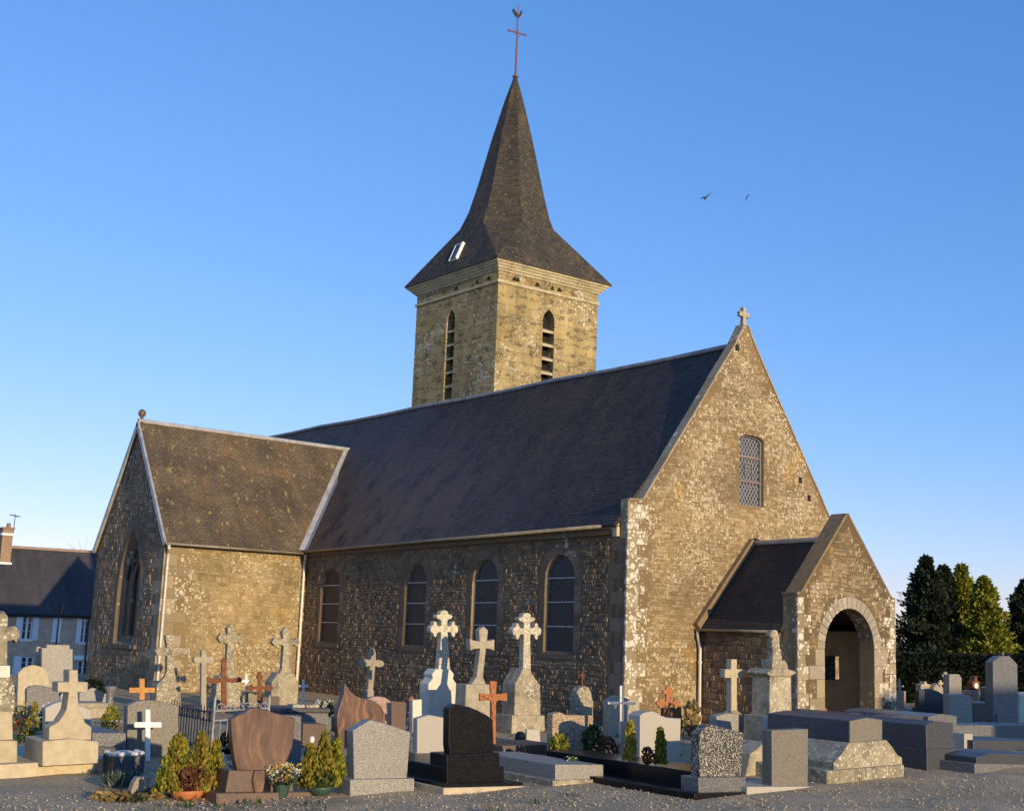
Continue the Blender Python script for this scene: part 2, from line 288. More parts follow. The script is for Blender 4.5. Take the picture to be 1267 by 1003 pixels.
def leaded(name, base, line, px, py, lw, tintamt=.3, rough=.4):
    s = NT(name)
    u, v = s.n('SeparateXYZ', {0: s.uv}).outputs[0:2]
    a = s.math('ADD', s.math('DIVIDE', u, px), s.math('DIVIDE', v, py)); b = s.math('SUBTRACT', s.math('DIVIDE', u, px), s.math('DIVIDE', v, py))
    def ln(q): return s.step(s.math('ABSOLUTE', s.math('SUBTRACT', s.math('FRACT', q), .5)), lw, lw*.6)
    mk = s.math('MAXIMUM', ln(a), ln(b))
    ca = s.n('CombineXYZ', {0: s.math('FLOOR', s.math('ADD', a, .5)), 1: s.math('FLOOR', s.math('ADD', b, .5))}).outputs[0]
    wn = s.n('TexWhiteNoise', {'Vector': ca}, noise_dimensions='2D').outputs['Value']
    blob = s.noise(s.uv, 2.6, 4)
    c = s.mix(tintamt, base, s.ramp(wn, [(0, (.006, .007, .008)), (.5, (.022, .024, .027)), (1, (.05, .042, .034))]))
    c = s.mix(s.math('MULTIPLY', s.step(blob, .5, .62), .35), c, tuple(min(1, x*2.2+.02) for x in base))
    c = s.mix(mk, c, line)
    return s.done(c, rough, s.math('ADD', s.math('MULTIPLY', mk, .8), s.math('MULTIPLY', wn, .35)), .5, .012, spec=.22)
M['glass'] = leaded('leaded_glass', (.013, .014, .017), (.085, .085, .088), .17, .22, .055)
M['meshglass'] = leaded('latticed_glass', (.035, .04, .055), (.23, .225, .235), .13, .19, .17, .3)
M['lancetglass'] = leaded('dim_leaded_glass', (.014, .015, .016), (.04, .04, .04), .15, .2, .07)
s_ = NT('window_glass'); M['pane'] = s_.done((.04, .05, .06), .1, None, spec=.6)

def leafmat(name, stops, rough=.7, sheen=.25):
    s = NT(name); isl = s.n('NewGeometry').outputs['Random Per Island']
    c = s.ramp(isl, stops)
    big = s.noise(s.ob, 1.1, 3); c = s.mix(1.0, c, s.ramp(big, [(.3, (.6, .6, .6)), (.7, (1.3, 1.3, 1.3))]), 'MULTIPLY')
    s.put(s.b.inputs['Base Color'], c); s.b.inputs['Roughness'].default_value = rough; s.b.inputs['Specular IOR Level'].default_value = .2
    tr = s.n('BsdfTranslucent', {0: c}); mx = s.n('MixShader', {0: sheen}); s.t.links.new(s.b.outputs[0], mx.inputs[1]); s.t.links.new(tr.outputs[0], mx.inputs[2])
    s.t.links.new(mx.outputs[0], s.t.nodes['Material Output'].inputs[0]); return s.m
M['conifer'] = leafmat('dark_conifer_leaf', [(0, (.014, .022, .013)), (.6, (.032, .046, .024)), (1, (.06, .075, .034))])
M['goldconifer'] = leafmat('yellow_green_conifer_leaf', [(0, (.10, .115, .014)), (.6, (.27, .27, .03)), (1, (.42, .38, .05))])
M['olive'] = leafmat('olive_conifer_leaf', [(0, (.10, .105, .016)), (.5, (.23, .21, .03)), (.85, (.38, .31, .045)), (1, (.44, .22, .05))])
M['yellowleaf'] = leafmat('golden_leaf', [(0, (.26, .20, .02)), (.6, (.46, .37, .04)), (1, (.6, .5, .08))])
M['green'] = leafmat('green_leaf', [(0, (.03, .05, .015)), (.6, (.07, .11, .03)), (1, (.13, .16, .05))])
M['hedge'] = leafmat('hedge_leaf', [(0, (.008, .012, .007)), (.6, (.018, .026, .013)), (1, (.035, .045, .02))])
M['heather'] = leafmat('heather_leaf', [(0, (.09, .035, .02)), (.6, (.18, .075, .04)), (1, (.28, .13, .06))])
M['bluegrass'] = leafmat('blue_green_blade', [(0, (.07, .10, .075)), (.6, (.13, .17, .13)), (1, (.22, .26, .2))])
M['deadfern'] = leafmat('dry_fern', [(0, (.22, .14, .05)), (.6, (.38, .27, .11)), (1, (.48, .36, .16))])
for nm, c in (('petal_white', (.78, .76, .66)), ('petal_yellow', (.75, .50, .03)), ('petal_red', (.38, .05, .05)), ('petal_pink', (.50, .16, .22)), ('petal_cream', (.66, .60, .36)), ('petal_orange', (.70, .33, .05))):
    M[nm] = leafmat(nm, [(0, tuple(x*.8 for x in c)), (1, c)])

# ------------------------------------------------------------------ mesh helpers
def uvmap(bm):
    lay = bm.loops.layers.uv.verify()
    for f in bm.faces:
        n = f.normal
        if abs(n.z) > .985: a, b = Vector((1, 0, 0)), Vector((0, 1, 0))
        else:
            a = Vector((0, 0, 1)).cross(n).normalized(); b = n.cross(a).normalized()
        for l in f.loops: l[lay].uv = (l.vert.co.dot(a), l.vert.co.dot(b))
def finish(name, bm, mat, parent=None, loc=None, recalc=True, smooth=False, bevel=0.0, uv=True):
    if recalc: bmesh.ops.recalc_face_normals(bm, faces=bm.faces)
    bm.normal_update()
    if uv: uvmap(bm)
    if smooth:
        for f in bm.faces: f.smooth = True
    me = bpy.data.meshes.new(name); bm.to_mesh(me); bm.free()
    o = bpy.data.objects.new(name, me); col.objects.link(o)
    me.materials.append(M[mat] if isinstance(mat, str) else mat)
    if loc is not None: o.location = loc
    if parent is not None: o.parent = parent
    if bevel:
        b = o.modifiers.new('bevel', 'BEVEL'); b.width = bevel; b.segments = 2; b.limit_method = 'ANGLE'; b.angle_limit = R(35); b.harden_normals = False
    return o
def tag(o, label=None, cat=None, group=None, kind=None):
    if label: o['label'] = label
    if cat: o['category'] = cat
    if group: o['group'] = group
    if kind: o['kind'] = kind
    return o
def empty(name, loc, label, cat, group=None):
    o = bpy.data.objects.new(name, None); col.objects.link(o); o.location = loc; o.empty_display_size = .2
    return tag(o, label, cat, group)
def box(bm, a, b):
    x0, y0, z0 = a; x1, y1, z1 = b
    v = [bm.verts.new(p) for p in ((x0, y0, z0), (x1, y0, z0), (x1, y1, z0), (x0, y1, z0), (x0, y0, z1), (x1, y0, z1), (x1, y1, z1), (x0, y1, z1))]
    for q in ((0, 3, 2, 1), (4, 5, 6, 7), (0, 1, 5, 4), (1, 2, 6, 5), (2, 3, 7, 6), (3, 0, 4, 7)): bm.faces.new([v[i] for i in q])
def prism(bm, pts, d, off=(0, 0, 0)):
    """pts: (x,z) outline standing on the XZ plane, pushed d metres along +Y"""
    n = len(pts); o = Vector(off)
    f = [bm.verts.new(o+Vector((x, 0, z))) for x, z in pts]; b = [bm.verts.new(o+Vector((x, d, z))) for x, z in pts]
    bm.faces.new(f); bm.faces.new(b[::-1])
    for i in range(n): bm.faces.new((f[i], b[i], b[(i+1) % n], f[(i+1) % n]))
def solid(bm, A, B):
    """a skin between two equal loops of 3D points"""
    n = len(A); f = [bm.verts.new(p) for p in A]; b = [bm.verts.new(p) for p in B]
    bm.faces.new(f); bm.faces.new(b[::-1])
    for i in range(n): bm.faces.new((f[i], b[i], b[(i+1) % n], f[(i+1) % n]))
def tube(bm, pts, r, n=10, cap=True):
    pts = [Vector(p) for p in pts]; rings = []
    for i, p in enumerate(pts):
        t = ((pts[min(i+1, len(pts)-1)]-pts[max(i-1, 0)])).normalized()
        a = t.cross(Vector((0, 0, 1)) if abs(t.z) < .9 else Vector((1, 0, 0))).normalized(); b = t.cross(a)
        rr = r[i] if isinstance(r, (list, tuple)) else r
        rings.append([bm.verts.new(p+(a*math.cos(k*2*math.pi/n)+b*math.sin(k*2*math.pi/n))*rr) for k in range(n)])
    for A, B in zip(rings, rings[1:]):
        for k in range(n): bm.faces.new((A[k], A[(k+1) % n], B[(k+1) % n], B[k]))
    if cap: bm.faces.new(rings[0][::-1]); bm.faces.new(rings[-1])
def lathe(bm, prof, c=(0, 0, 0), n=16):
    c = Vector(c); rings = [[bm.verts.new(c+Vector((r*math.cos(k*2*math.pi/n), r*math.sin(k*2*math.pi/n), z))) for k in range(n)] for r, z in prof]
    for A, B in zip(rings, rings[1:]):
        for k in range(n): bm.faces.new((A[k], A[(k+1) % n], B[(k+1) % n], B[k]))
    bm.faces.new(rings[0][::-1]); bm.faces.new(rings[-1])
def walled(bm, outline, holes, to3, inward, depth):
    """a wall face with openings; each opening gets reveals of its own depth"""
    def loop(pts): return [bm.verts.new(to3(*p)) for p in pts]
    edges = []; loops = []
    for pts in [outline]+holes:
        L = loop(pts); loops.append(L)
        for i in range(len(L)): edges.append(bm.edges.new((L[i], L[(i+1) % len(L)])))
    bmesh.ops.triangle_fill(bm, use_beauty=True, use_dissolve=False, edges=edges)
    inw = Vector(inward)
    bm.normal_update()
    for f in bm.faces:
        if f.normal.dot(inw) > .5: f.normal_flip()
    for L in loops[1:]:
        B = [bm.verts.new(v.co+inw*depth) for v in L]
        cen = sum((v.co for v in L), Vector())/len(L)
        for i in range(len(L)):
            j = (i+1) % len(L); f = bm.faces.new((L[i], L[j], B[j], B[i])); f.normal_update()
            if f.normal.dot(cen-f.calc_center_median()) < 0: f.normal_flip()
def arch(y0, y1, z0, zt, n=10, kind='round'):
    """outline of an arched opening, from the lower left round to the lower right"""
    w_ = (y1-y0)/2; c = (y0+y1)/2
    if kind == 'round':
        zs = zt-w_; top = [(c+w_*math.cos(t), zs+w_*math.sin(t)) for t in [math.pi*(1-i/n) for i in range(n+1)]]
    elif kind == 'segment':
        zs = zt-w_*.28; top = [(c+w_*math.cos(t), zs+w_*.28*math.sin(t)) for t in [math.pi*(1-i/n) for i in range(n+1)]]
    else:  # pointed
        k = float(kind); h = zt; r = 2*w_*k; ang = math.acos((r-w_)/r); rise = r*math.sin(ang); zs = zt-rise
        left = [(y0+r-r*math.cos(ang*i/n), zs+r*math.sin(ang*i/n)) for i in range(n+1)]
        top = left+[(2*c-a, b) for a, b in left[::-1][1:]]
    return [(y0, z0)]+top+[(y1, z0)]
def leaf(bm, p, d, s, wdt=.4):
    """one small pointed leaf at p along d"""
    d = d.normalized(); a = d.cross(Vector((rng.uniform(-1, 1), rng.uniform(-1, 1), rng.uniform(-1, 1)))).normalized()*s*wdt
    v = [bm.verts.new(q) for q in (p, p+d*s*.5+a, p+d*s, p+d*s*.5-a)]
    bm.faces.new(v)
def rv(): return Vector((rng.gauss(0, 1), rng.gauss(0, 1), rng.gauss(0, 1))).normalized()

def stone_face(bm, to3, nrm, u0, u1, z0, z1, free, bw=.125, bh=.105, out=(.003, .030)):
    """rubble stones standing out of a wall, course by course"""
    nrm = Vector(nrm); z = z0; to0 = to3; lay = bm.faces.layers.float.get('stone') or bm.faces.layers.float.new('stone'); bm.normal_update()
    for f in bm.faces: f[lay] = 1.0 if f[lay] > .5 or abs(f.normal.dot(nrm)) < .9 else 0.0
    to3 = lambda p, q: to0(p+.03*noise.noise(Vector((p*2, q*2, 5))), q+.07*noise.noise(Vector((p*.9, q*.8, 1))))
    while z < z1-.05:
        hh = bh*rng.uniform(.6, 1.5); u = u0-rng.uniform(0, .1)
        if z+hh > z1: hh = z1-z
        while u < u1:
            ww = bw*rng.uniform(.5, 1.6) if rng.random() < .93 else bw*2.2
            a_, b_ = max(u, u0)+.008, min(u+ww, u1)-.008; u += ww
            if b_-a_ < .04 or rng.random() < .04: continue
            c_, d_ = z+.006+rng.uniform(-.012, .016), z+hh-.006+rng.uniform(-.016, .012)
            if not (free(a_, c_) and free(b_, c_) and free(a_, d_) and free(b_, d_) and free((a_+b_)/2, (c_+d_)/2)): continue
            o = rng.uniform(*out)*rng.choice((.5, 1, 1)); i_ = .012+.012*rng.random(); j = lambda: rng.uniform(-.018, .018)
            B = [bm.verts.new(to3(p, q)) for p, q in ((a_+j(), c_), (b_+j(), c_), (b_+j(), d_), (a_+j(), d_))]
            tl = [rng.uniform(.7, 1.15) for k in range(4)]
            Fv = [bm.verts.new(Vector(to3(p, q))+nrm*o*t_) for (p, q), t_ in zip(((a_+i_, c_+i_*.7), (b_-i_, c_+i_*.7), (b_-i_, d_-i_*.7), (a_+i_, d_-i_*.7)), tl)]
            fs = [bm.faces.new(Fv)]+[bm.faces.new((B[k], B[(k+1) % 4], Fv[(k+1) % 4], Fv[k])) for k in range(4)]
            for f in fs: f[lay] = 1.0; f.normal_update()
            if fs[0].normal.dot(nrm) < 0:
                for f in fs: f.normal_flip()
        z += hh
# ------------------------------------------------------------------ ground
def terrain(x, y):
    t = min(1, max(0, (y-32)/18)); t = t*t*(3-2*t)
    return -2.8*t
def build_ground():
    bm = bmesh.new(); fine_ = lambda a, b, st: [a+st*i for i in range(int((b-a)/st))]
    xs = [-700, -300, -120, -60]+[-40+4*i for i in range(6)]+fine_(-16, 8, .25)+[8+4*i for i in range(19)]+[100, 160, 300, 900]
    ys = [-400, -150, -60]+[-40+4*i for i in range(6)]+fine_(-16, 4, .25)+[4+4*i for i in range(20)]+[100, 160, 300, 900]
    def hump(x, y): return .035*max(0, noise.noise(Vector((x*1.3, y*1.3, 0)))+.25)*min(1, max(0, (x+16)/2))*min(1, max(0, (8-x)/2))*min(1, max(0, (y+16)/2))*min(1, max(0, (4-y)/2))
    xs_old = [-700, -300, -120, -60]+[-40+4*i for i in range(31)]+[100, 160, 300, 900]
    ys_old = [-400, -150, -60]+[-40+4*i for i in range(31)]+[100, 160, 300, 900]
    g = [[bm.verts.new((x, y, terrain(x, y)+hump(x, y))) for x in xs] for y in ys]
    for j in range(len(ys)-1):
        for i in range(len(xs)-1): bm.faces.new((g[j][i], g[j][i+1], g[j+1][i+1], g[j+1][i]))
    s = NT('gravel'); v = s.ob
    st = s.vor(v, 42.0, dim='2D'); ed = s.vor(v, 42.0, 'DISTANCE_TO_EDGE', dim='2D').outputs['Distance']
    k = s.n('SeparateColor', {0: st.outputs['Color']}).outputs
    c = s.ramp(k[0], [(0, (.46, .35, .21)), (.5, (.68, .53, .335)), (.85, (.78, .63, .42)), (1, (.78, .66, .49))])
    c = s.mix(s.step(ed, 0, .12), (.22, .19, .14), c)
    big = s.noise(v, .5, 5); c = s.mix(1.0, c, s.ramp(big, [(.3, (.78, .77, .74)), (.7, (1.12, 1.1, 1.06))]), 'MULTIPLY')
    dirt = s.step(s.noise(s.map(v, loc=(7, 3, 0)), .9, 5, .6), .56, .7); c = s.mix(s.math('MULTIPLY', dirt, .6), c, (.30, .25, .18))
    moss = s.step(s.noise(s.map(v, loc=(17, 3, 0)), .6, 6, .7), .6, .72); c = s.mix(s.math('MULTIPLY', moss, .4), c, (.16, .16, .07))
    h = s.math('ADD', s.math('MULTIPLY', s.step(ed, 0, .3), .6), s.math('MULTIPLY', k[1], .9))
    mat = s.done(c, .95, h, .9, .02, spec=.15)
    tag(finish('ground', bm, mat, smooth=False), kind='structure')
build_ground()

# ------------------------------------------------------------------ the church
W, HK, HA, HE, L = 8.7165, 5.579, 11.02, 4.934, 17.247
T, HT, YT1, ZA = 5.124, 4.878, 24.08, 9.40
church = empty('church', (0, 0, 0), 'old stone parish church with slate roofs, square tower and slender slate spire', 'church')
def part(name, bm, mat, parent=church, **k): return finish(name, bm, mat, parent, **k)

S0, S1 = 1.734, 4.305
wins = [(2.02, 3.27), (5.42, 6.70), (9.18, 10.41), (14.67, 16.03)]
# nave side wall (faces -X)
bm = bmesh.new()
outer = [arch(a, b, S0, S1, 12) for a, b in wins]
glass = [[(y0g+(y-a)*(b-a-.16)/(b-a), S0+.04+(z-S0)*.966) for y, z in o] for (a, b), o in zip(wins, outer) for y0g in (a+.08,)]
walled(bm, [(.27, -.1), (L+1, -.1), (L+1, HE), (.27, HE)], outer, lambda y, z: (0, y, z), (1, 0, 0), .002)
for o, g in zip(outer, glass):
    cy, cz = sum(p[0] for p in o)/len(o), 3.0
    for i in range(len(o)):
        j = (i+1) % len(o); f = bm.faces.new([bm.verts.new(p) for p in ((.002, *o[i]), (.002, *o[j]), (.09, *g[j]), (.09, *g[i]))]); f.normal_update()
        if f.normal.dot(Vector((.05, cy, cz))-f.calc_center_median()) < 0: f.normal_flip()
def nave_free(y, z):
    if z > HE-.22 or y < .66: return False
    for a, b in wins:
        c, hw = (a+b)/2, (b-a)/2
        if abs(y-c) < hw+.26 and S0-.18 < z < S1-hw: return False
        if z >= S1-hw and math.hypot(y-c, z-(S1-hw)) < hw+.30: return False
    return True
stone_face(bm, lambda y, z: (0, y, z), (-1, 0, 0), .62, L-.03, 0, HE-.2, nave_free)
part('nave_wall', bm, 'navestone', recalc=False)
for a, b in (((W-.02, .45, -.1), (W, 33.59, HE)), ((.0, 33.6, -.1), (W, 34, HE)), ((0, YT1+.01, -.1), (.3, 33.59, HE))):
    bm = bmesh.new(); box(bm, a, b); part('chancel_wall', bm, 'nave')
# windows of the nave
for (a, b), gl in zip(wins, glass):
    r_ = bpy.data.objects.new('window', None); col.objects.link(r_); r_.parent = church
    bm = bmesh.new(); pts = gl; ga, gb = gl[0][0], gl[-1][0]
    f = bm.faces.new([bm.verts.new((.088, y, z)) for y, z in pts]); f.normal_update()
    if f.normal.x > 0: f.normal_flip()
    finish('pane', bm, 'glass', r_, recalc=False)
    for i in range(1, 4):
        bm = bmesh.new(); z = gl[0][1]+(S1-.66-S0)*i/3; box(bm, (.055, ga-.01, z-.011), (.078, gb+.01, z+.011)); finish('window_bar', bm, 'frame', r_)
    # dressed surround, 12 mm proud of the rubble
    bm = bmesh.new(); zs = S1-(b-a)/2; z = S0-.05; k = 0; hw = (b-a)/2
    while z < zs-.05:
        hgt = min(rng.uniform(.30, .40), zs-z)
        if zs-(z+hgt) < .15: hgt = zs-z
        for side in (-1, 1):
            e = a if side < 0 else b; wd = (.22, .26)[(k+(side > 0)) % 2]
            lo_, hi_ = (e-wd, e-.002) if side < 0 else (e+.002, e+wd)
            box(bm, (-.006, lo_, z+.005), (.06, hi_, z+hgt-.005))
        z += hgt; k += 1
    nv = 9; c0 = (a+b)/2
    for i in range(nv):
        t0, t1 = math.pi*i/nv+.008, math.pi*(i+1)/nv-.008; ro = hw+.27
        q = [(c0+rr*math.cos(t), zs+rr*math.sin(t)) for rr, t in ((hw+.002, t0), (ro, t0), (ro, (t0+t1)/2), (ro, t1), (hw+.002, t1))]
        solid(bm, [(-.006, y, zz) for y, zz in q], [(.06, y, zz) for y, zz in q])
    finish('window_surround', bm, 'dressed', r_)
    bm = bmesh.new(); box(bm, (-.03, a-.12, S0-.16), (.06, b+.12, S0-.055)); finish('sill', bm, 'dressed', r_)
# corner blocks: helper
def quoins(name, cx, cy, sx, sy, z0, z1, mat, la=(.34, .62), h=(.27, .38), proud=.012, lb=0):
    bm = bmesh.new(); z = z0; k = 0
    while z < z1-.02:
        hh = min(rng.uniform(*h), z1-z)
        if z1-z-hh < .14: hh = z1-z
        A, B = (la[0], la[1]) if k % 2 else (la[1], la[0])
        A *= rng.uniform(.85, 1.15); B *= rng.uniform(.85, 1.15); p = proud+rng.uniform(-.003, .003)
        if lb: B = lb
        x0, x1 = sorted((cx-sx*p, cx+sx*A)); y0, y1 = sorted((cy-sy*p, cy+sy*B))
        box(bm, (x0, y0, z+.004), (x1, y1, z+hh-.004)); z += hh; k += 1
    return part(name, bm, mat, bevel=.008)
# gable wall, facing -Y, with parapet
AX = W/2
def gable_out(): return [(0, -.1), (W, -.1), (W, HK), (W-.48, HK+.03), (AX+.40, 10.38), (AX+.17, 10.76), (AX+.07, HA-.06), (AX-.07, HA-.06), (AX-.17, 10.76), (AX-.40, 10.38), (.48, HK+.03), (0, HK)]
PX0, PX1, PY, PG, PK, PA = 2.6377, 6.6401, -3.249, 2.454, 3.29, 5.39
bm = bmesh.new()
gw = arch(4.134, 5.138, 5.84, 7.84, 8, 'segment')
walled(bm, gable_out(), [gw], lambda x, z: (x, 0, z), (0, 1, 0), .18)
g = gable_out()
A = [(x, 0, z) for x, z in g]; B = [(x, .28, z) for x, z in g]
va = [bm.verts.new(p) for p in A]; vb = [bm.verts.new(p) for p in B]
for i in range(len(g)): 
    j = (i+1) % len(g); bm.faces.new((va[i], vb[i], vb[j], va[j]))
bmesh.ops.remove_doubles(bm, verts=bm.verts, dist=.0005)
bm.faces.new([bm.verts.new((x, .28, z)) for x, z in g])
def gable_free(x, z):
    if x < .12 or x > W-.12 or (x < .72 and z < HK-.05): return False
    if z > HK and abs(x-AX) > (AX-.48)*(1-(z-HK)/(HA-.35-HK))-.06: return False
    return not (4.05 < x < 5.22 and 5.78 < z < 7.92)
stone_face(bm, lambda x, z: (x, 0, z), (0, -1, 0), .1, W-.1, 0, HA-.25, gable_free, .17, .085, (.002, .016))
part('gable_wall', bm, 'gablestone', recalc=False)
for s in (-1, 1):     # coping along the rakes
    bm = bmesh.new()
    pts = [(.02, HK), (.50, HK+.03), (AX-.40, 10.38), (AX-.17, 10.76), (AX-.07, HA-.06)]
    pts = [(x if s < 0 else W-x, z) for x, z in pts]
    for (x0, z0), (x1, z1) in zip(pts, pts[1:]):
        n_ = max(1, int(math.hypot(x1-x0, z1-z0)/.7))
        for i in range(n_):
            f0, f1 = (i+.006)/n_, (i+.994)/n_; t = rng.uniform(.035, .055)
            p, q = (x0+(x1-x0)*f0, z0+(z1-z0)*f0), (x0+(x1-x0)*f1, z0+(z1-z0)*f1)
            o_ = Vector((-(q[1]-p[1]), 0, q[0]-p[0])).normalized()*t
            if o_.z < 0: o_ = -o_
            lo_ = [(p[0], -.03, p[1]+.002), (q[0], -.03, q[1]+.002), (q[0], .29, q[1]+.002), (p[0], .29, p[1]+.002)]
            solid(bm, lo_, [tuple(Vector(c)+o_) for c in lo_])
    part('coping', bm, 'quoin_lit')
bm = bmesh.new()
prism(bm, [(-.09, 0), (.09, 0), (.07, .14), (.065, .2), (.065, .28), (.2, .28), (.2, .42), (.065, .42), (.065, .56), (-.065, .56), (-.065, .42), (-.2, .42), (-.2, .28), (-.065, .28), (-.065, .2), (-.07, .14)], .12, (AX, .04, HA-.08))
part('gable_cross', bm, 'limestone', bevel=.012)
quoins('quoins', 0, 0, 1, 1, 0, HK-.08, 'quoin_pale', (.36, .66), lb=.06)
quoins('quoins', 0, .065, .1, 1, 0, HE-.3, 'dressed', (.32, .56), proud=.06)  # side face in darker stone, its shade put into the colour
# gable window
r_ = bpy.data.objects.new('gable_window', None); col.objects.link(r_); r_.parent = church; r_.location = (0, 0, 0)
bm = bmesh.new(); pts = arch(4.134, 5.138, 5.84, 7.84, 8, 'segment'); f = bm.faces.new([bm.verts.new((x, .17, z)) for x, z in pts]); f.normal_update()
if f.normal.y > 0: f.normal_flip()
finish('pane', bm, 'meshglass', r_, recalc=False)
for z in (6.53, 7.22): bm = bmesh.new(); box(bm, (4.175, .12, z-.022), (5.097, .15, z+.022)); finish('window_bar', bm, 'redbar', r_)
bm = bmesh.new(); q = [(4.636+(x-4.636)*.92, 6.84+(z-6.84)*.965) for x, z in pts]
for i in range(len(pts)):
    j = (i+1) % len(pts); A = [(pts[i][0], .115, pts[i][1]), (pts[j][0], .115, pts[j][1]), (q[j][0], .115, q[j][1]), (q[i][0], .115, q[i][1])]; solid(bm, A, [(x, .16, z) for x, y, z in A])
finish('window_frame', bm, 'greyframe', r_)
bm = bmesh.new()
for a_, b_ in (((4.50, 6.72), (4.80, 6.72)), ((4.50, 7.04), (4.80, 7.04)), ((4.50, 6.72), (4.50, 7.04)), ((4.80, 6.72), (4.80, 7.04)), ((4.53, 6.83), (4.77, 6.83)), ((4.53, 6.93), (4.77, 6.93))):
    tube(bm, [(a_[0], .14, a_[1]), (b_[0], .14, b_[1])], .014, 6)
finish('emblem', bm, 'greyframe', r_)
for px_, py_ in ((990, 594), (1001, 616), (1021, 656), (912, 430)):
    bm = bmesh.new(); p = survey(px_, py_, 1, 0); box(bm, (p.x-.07, -.012, p.z-.09), (p.x+.07, .1, p.z+.09))
    part('putlog_hole', bm, 'void')
# nave roof
YF = 34.0
RZ0, RZF = 10.44, 11.34
ex, ez = -.22, HE+.02
bm = bmesh.new()
def roof_slab(bm, q, t=.09):
    q = [Vector(p) for p in q]; n_ = (q[1]-q[0]).cross(q[3]-q[0]).normalized()
    if n_.z < 0: n_ = -n_
    solid(bm, q, [p-n_*t for p in q])
NS = 12
for s in (0, 1):
    for i in range(NS):
        ya, yb = .272+(YF-.272)*i/NS, .272+(YF-.272)*(i+1)/NS
        sag = lambda k: RZ0+(RZF-RZ0)*k/NS-.05*abs(math.sin(k*1.05)); ra, rb = sag(i), sag(i+1)
        q = [(ex, ya, ez), (ex, yb, ez), (AX, yb, rb), (AX, ya, ra)]
        if s: q = [(W-p[0], p[1], p[2]) for p in q]
        roof_slab(bm, q)
part('nave_roof', bm, 'slate')
bm = bmesh.new(); f = bm.faces.new([bm.verts.new(p) for p in ((0, 33.99, HE), (W, 33.99, HE), (AX, 33.99, RZF-.1))])
part('end_gable', bm, 'nave')
bm = bmesh.new(); tube(bm, [(AX, .285, RZ0+.03)]+[(AX, .272+(YF-.272)*i/NS, RZ0+(RZF-RZ0)*i/NS-.05*abs(math.sin(i*1.05))+.03) for i in range(1, NS+1)], .075, 8)
part('ridge_cap', bm, 'lead')
# eaves band, gutter
bm = bmesh.new()
box(bm, (-.10, .3, HE-.20), (-.002, L-.02, HE-.02)); box(bm, (-.17, .46, HE-.07), (-.102, L-.02, HE+.0))
part('eaves_band', bm, 'dressed')
def gutter(name, p, q, r=.075):
    bm = bmesh.new(); p, q = Vector(p), Vector(q); d = (q-p).normalized(); a = d.cross(Vector((0, 0, 1))).normalized(); n_ = 8; rows = []
    for e in (p, q): rows.append([bm.verts.new(e+a*r*math.cos(math.pi*k/n_)-Vector((0, 0, 1))*r*math.sin(math.pi*k/n_)) for k in range(n_+1)])
    for k in range(n_): bm.faces.new((rows[0][k], rows[0][k+1], rows[1][k+1], rows[1][k]))
    bm.faces.new(rows[0]); bm.faces.new(rows[1][::-1])
    m_ = int((q-p).length/1.0)
    o = part(name, bm, 'gutter', smooth=True)
    sol = o.modifiers.new('solid', 'SOLIDIFY'); sol.thickness = .008
    return o
gutter('gutter', (ex-.06, .75, HE+.03), (ex-.06, L-.02, HE+.0))
bm = bmesh.new()    # little stone where the gutter meets the gable
solid(bm, [(-.20, .30, HE+.0), (-.02, .30, HE+.0), (-.02, .30, HE+.20)], [(-.20, .52, HE+.0), (-.02, .52, HE+.0), (-.02, .52, HE+.05)])
part('kneeler_stone', bm, 'sandstone')
bm = bmesh.new(); box(bm, (-.11, .29, HE-.26), (-.012, .45, HE-.02)); part('corbel', bm, 'sandstone')
# transept
TY = (L+YT1)/2
bm = bmesh.new()
walled(bm, [(-T, -.1), (0, -.1), (0, HT), (-T, HT)], [], lambda x, z: (x, L, z), (0, 1, 0), .1)
stone_face(bm, lambda x, z: (x, L, z), (0, -1, 0), -T+.05, -.02, 0, HT-.04, lambda x, z: x > -T+.86, .19, .125, (.002, .014))
part('transept_wall', bm, 'sidestone', recalc=False)
bm = bmesh.new(); box(bm, (-T+.3, YT1-.3, -.1), (0, YT1, HT)); part('transept_wall', bm, 'gable_end')
LW0, LW1, LZ0, LZ1 = 19.30, 21.45, 1.50, 5.50
bm = bmesh.new()
lan = arch(LW0, LW1, LZ0, LZ1, 8, '1.15')
walled(bm, [(L, -.1), (YT1, -.1), (YT1, HT), (TY, ZA-.05), (L, HT)], [lan], lambda y, z: (-T, y, z), (1, 0, 0), .01)
def tg_free(y, z):
    if abs(y-TY) > (YT1-L)/2-.72+min(0, 0) and z < HT: return False
    if z > HT and abs(y-TY) > (YT1-L)/2*(1-(z-HT)/(ZA-HT))-.12: return False
    if z < LZ0-.15: return True
    if z < 3.2: return not abs(y-(LW0+LW1)/2) < (LW1-LW0)/2+.36
    return math.hypot((y-(LW0+LW1)/2)/((LW1-LW0)/2+.36), max(0, z-3.2)/(LZ1-3.2+.35)) > 1.0
stone_face(bm, lambda y, z: (-T, y, z), (-1, 0, 0), L+.5, YT1-.5, 0, ZA-.3, tg_free, .20, .13, (.004, .03))
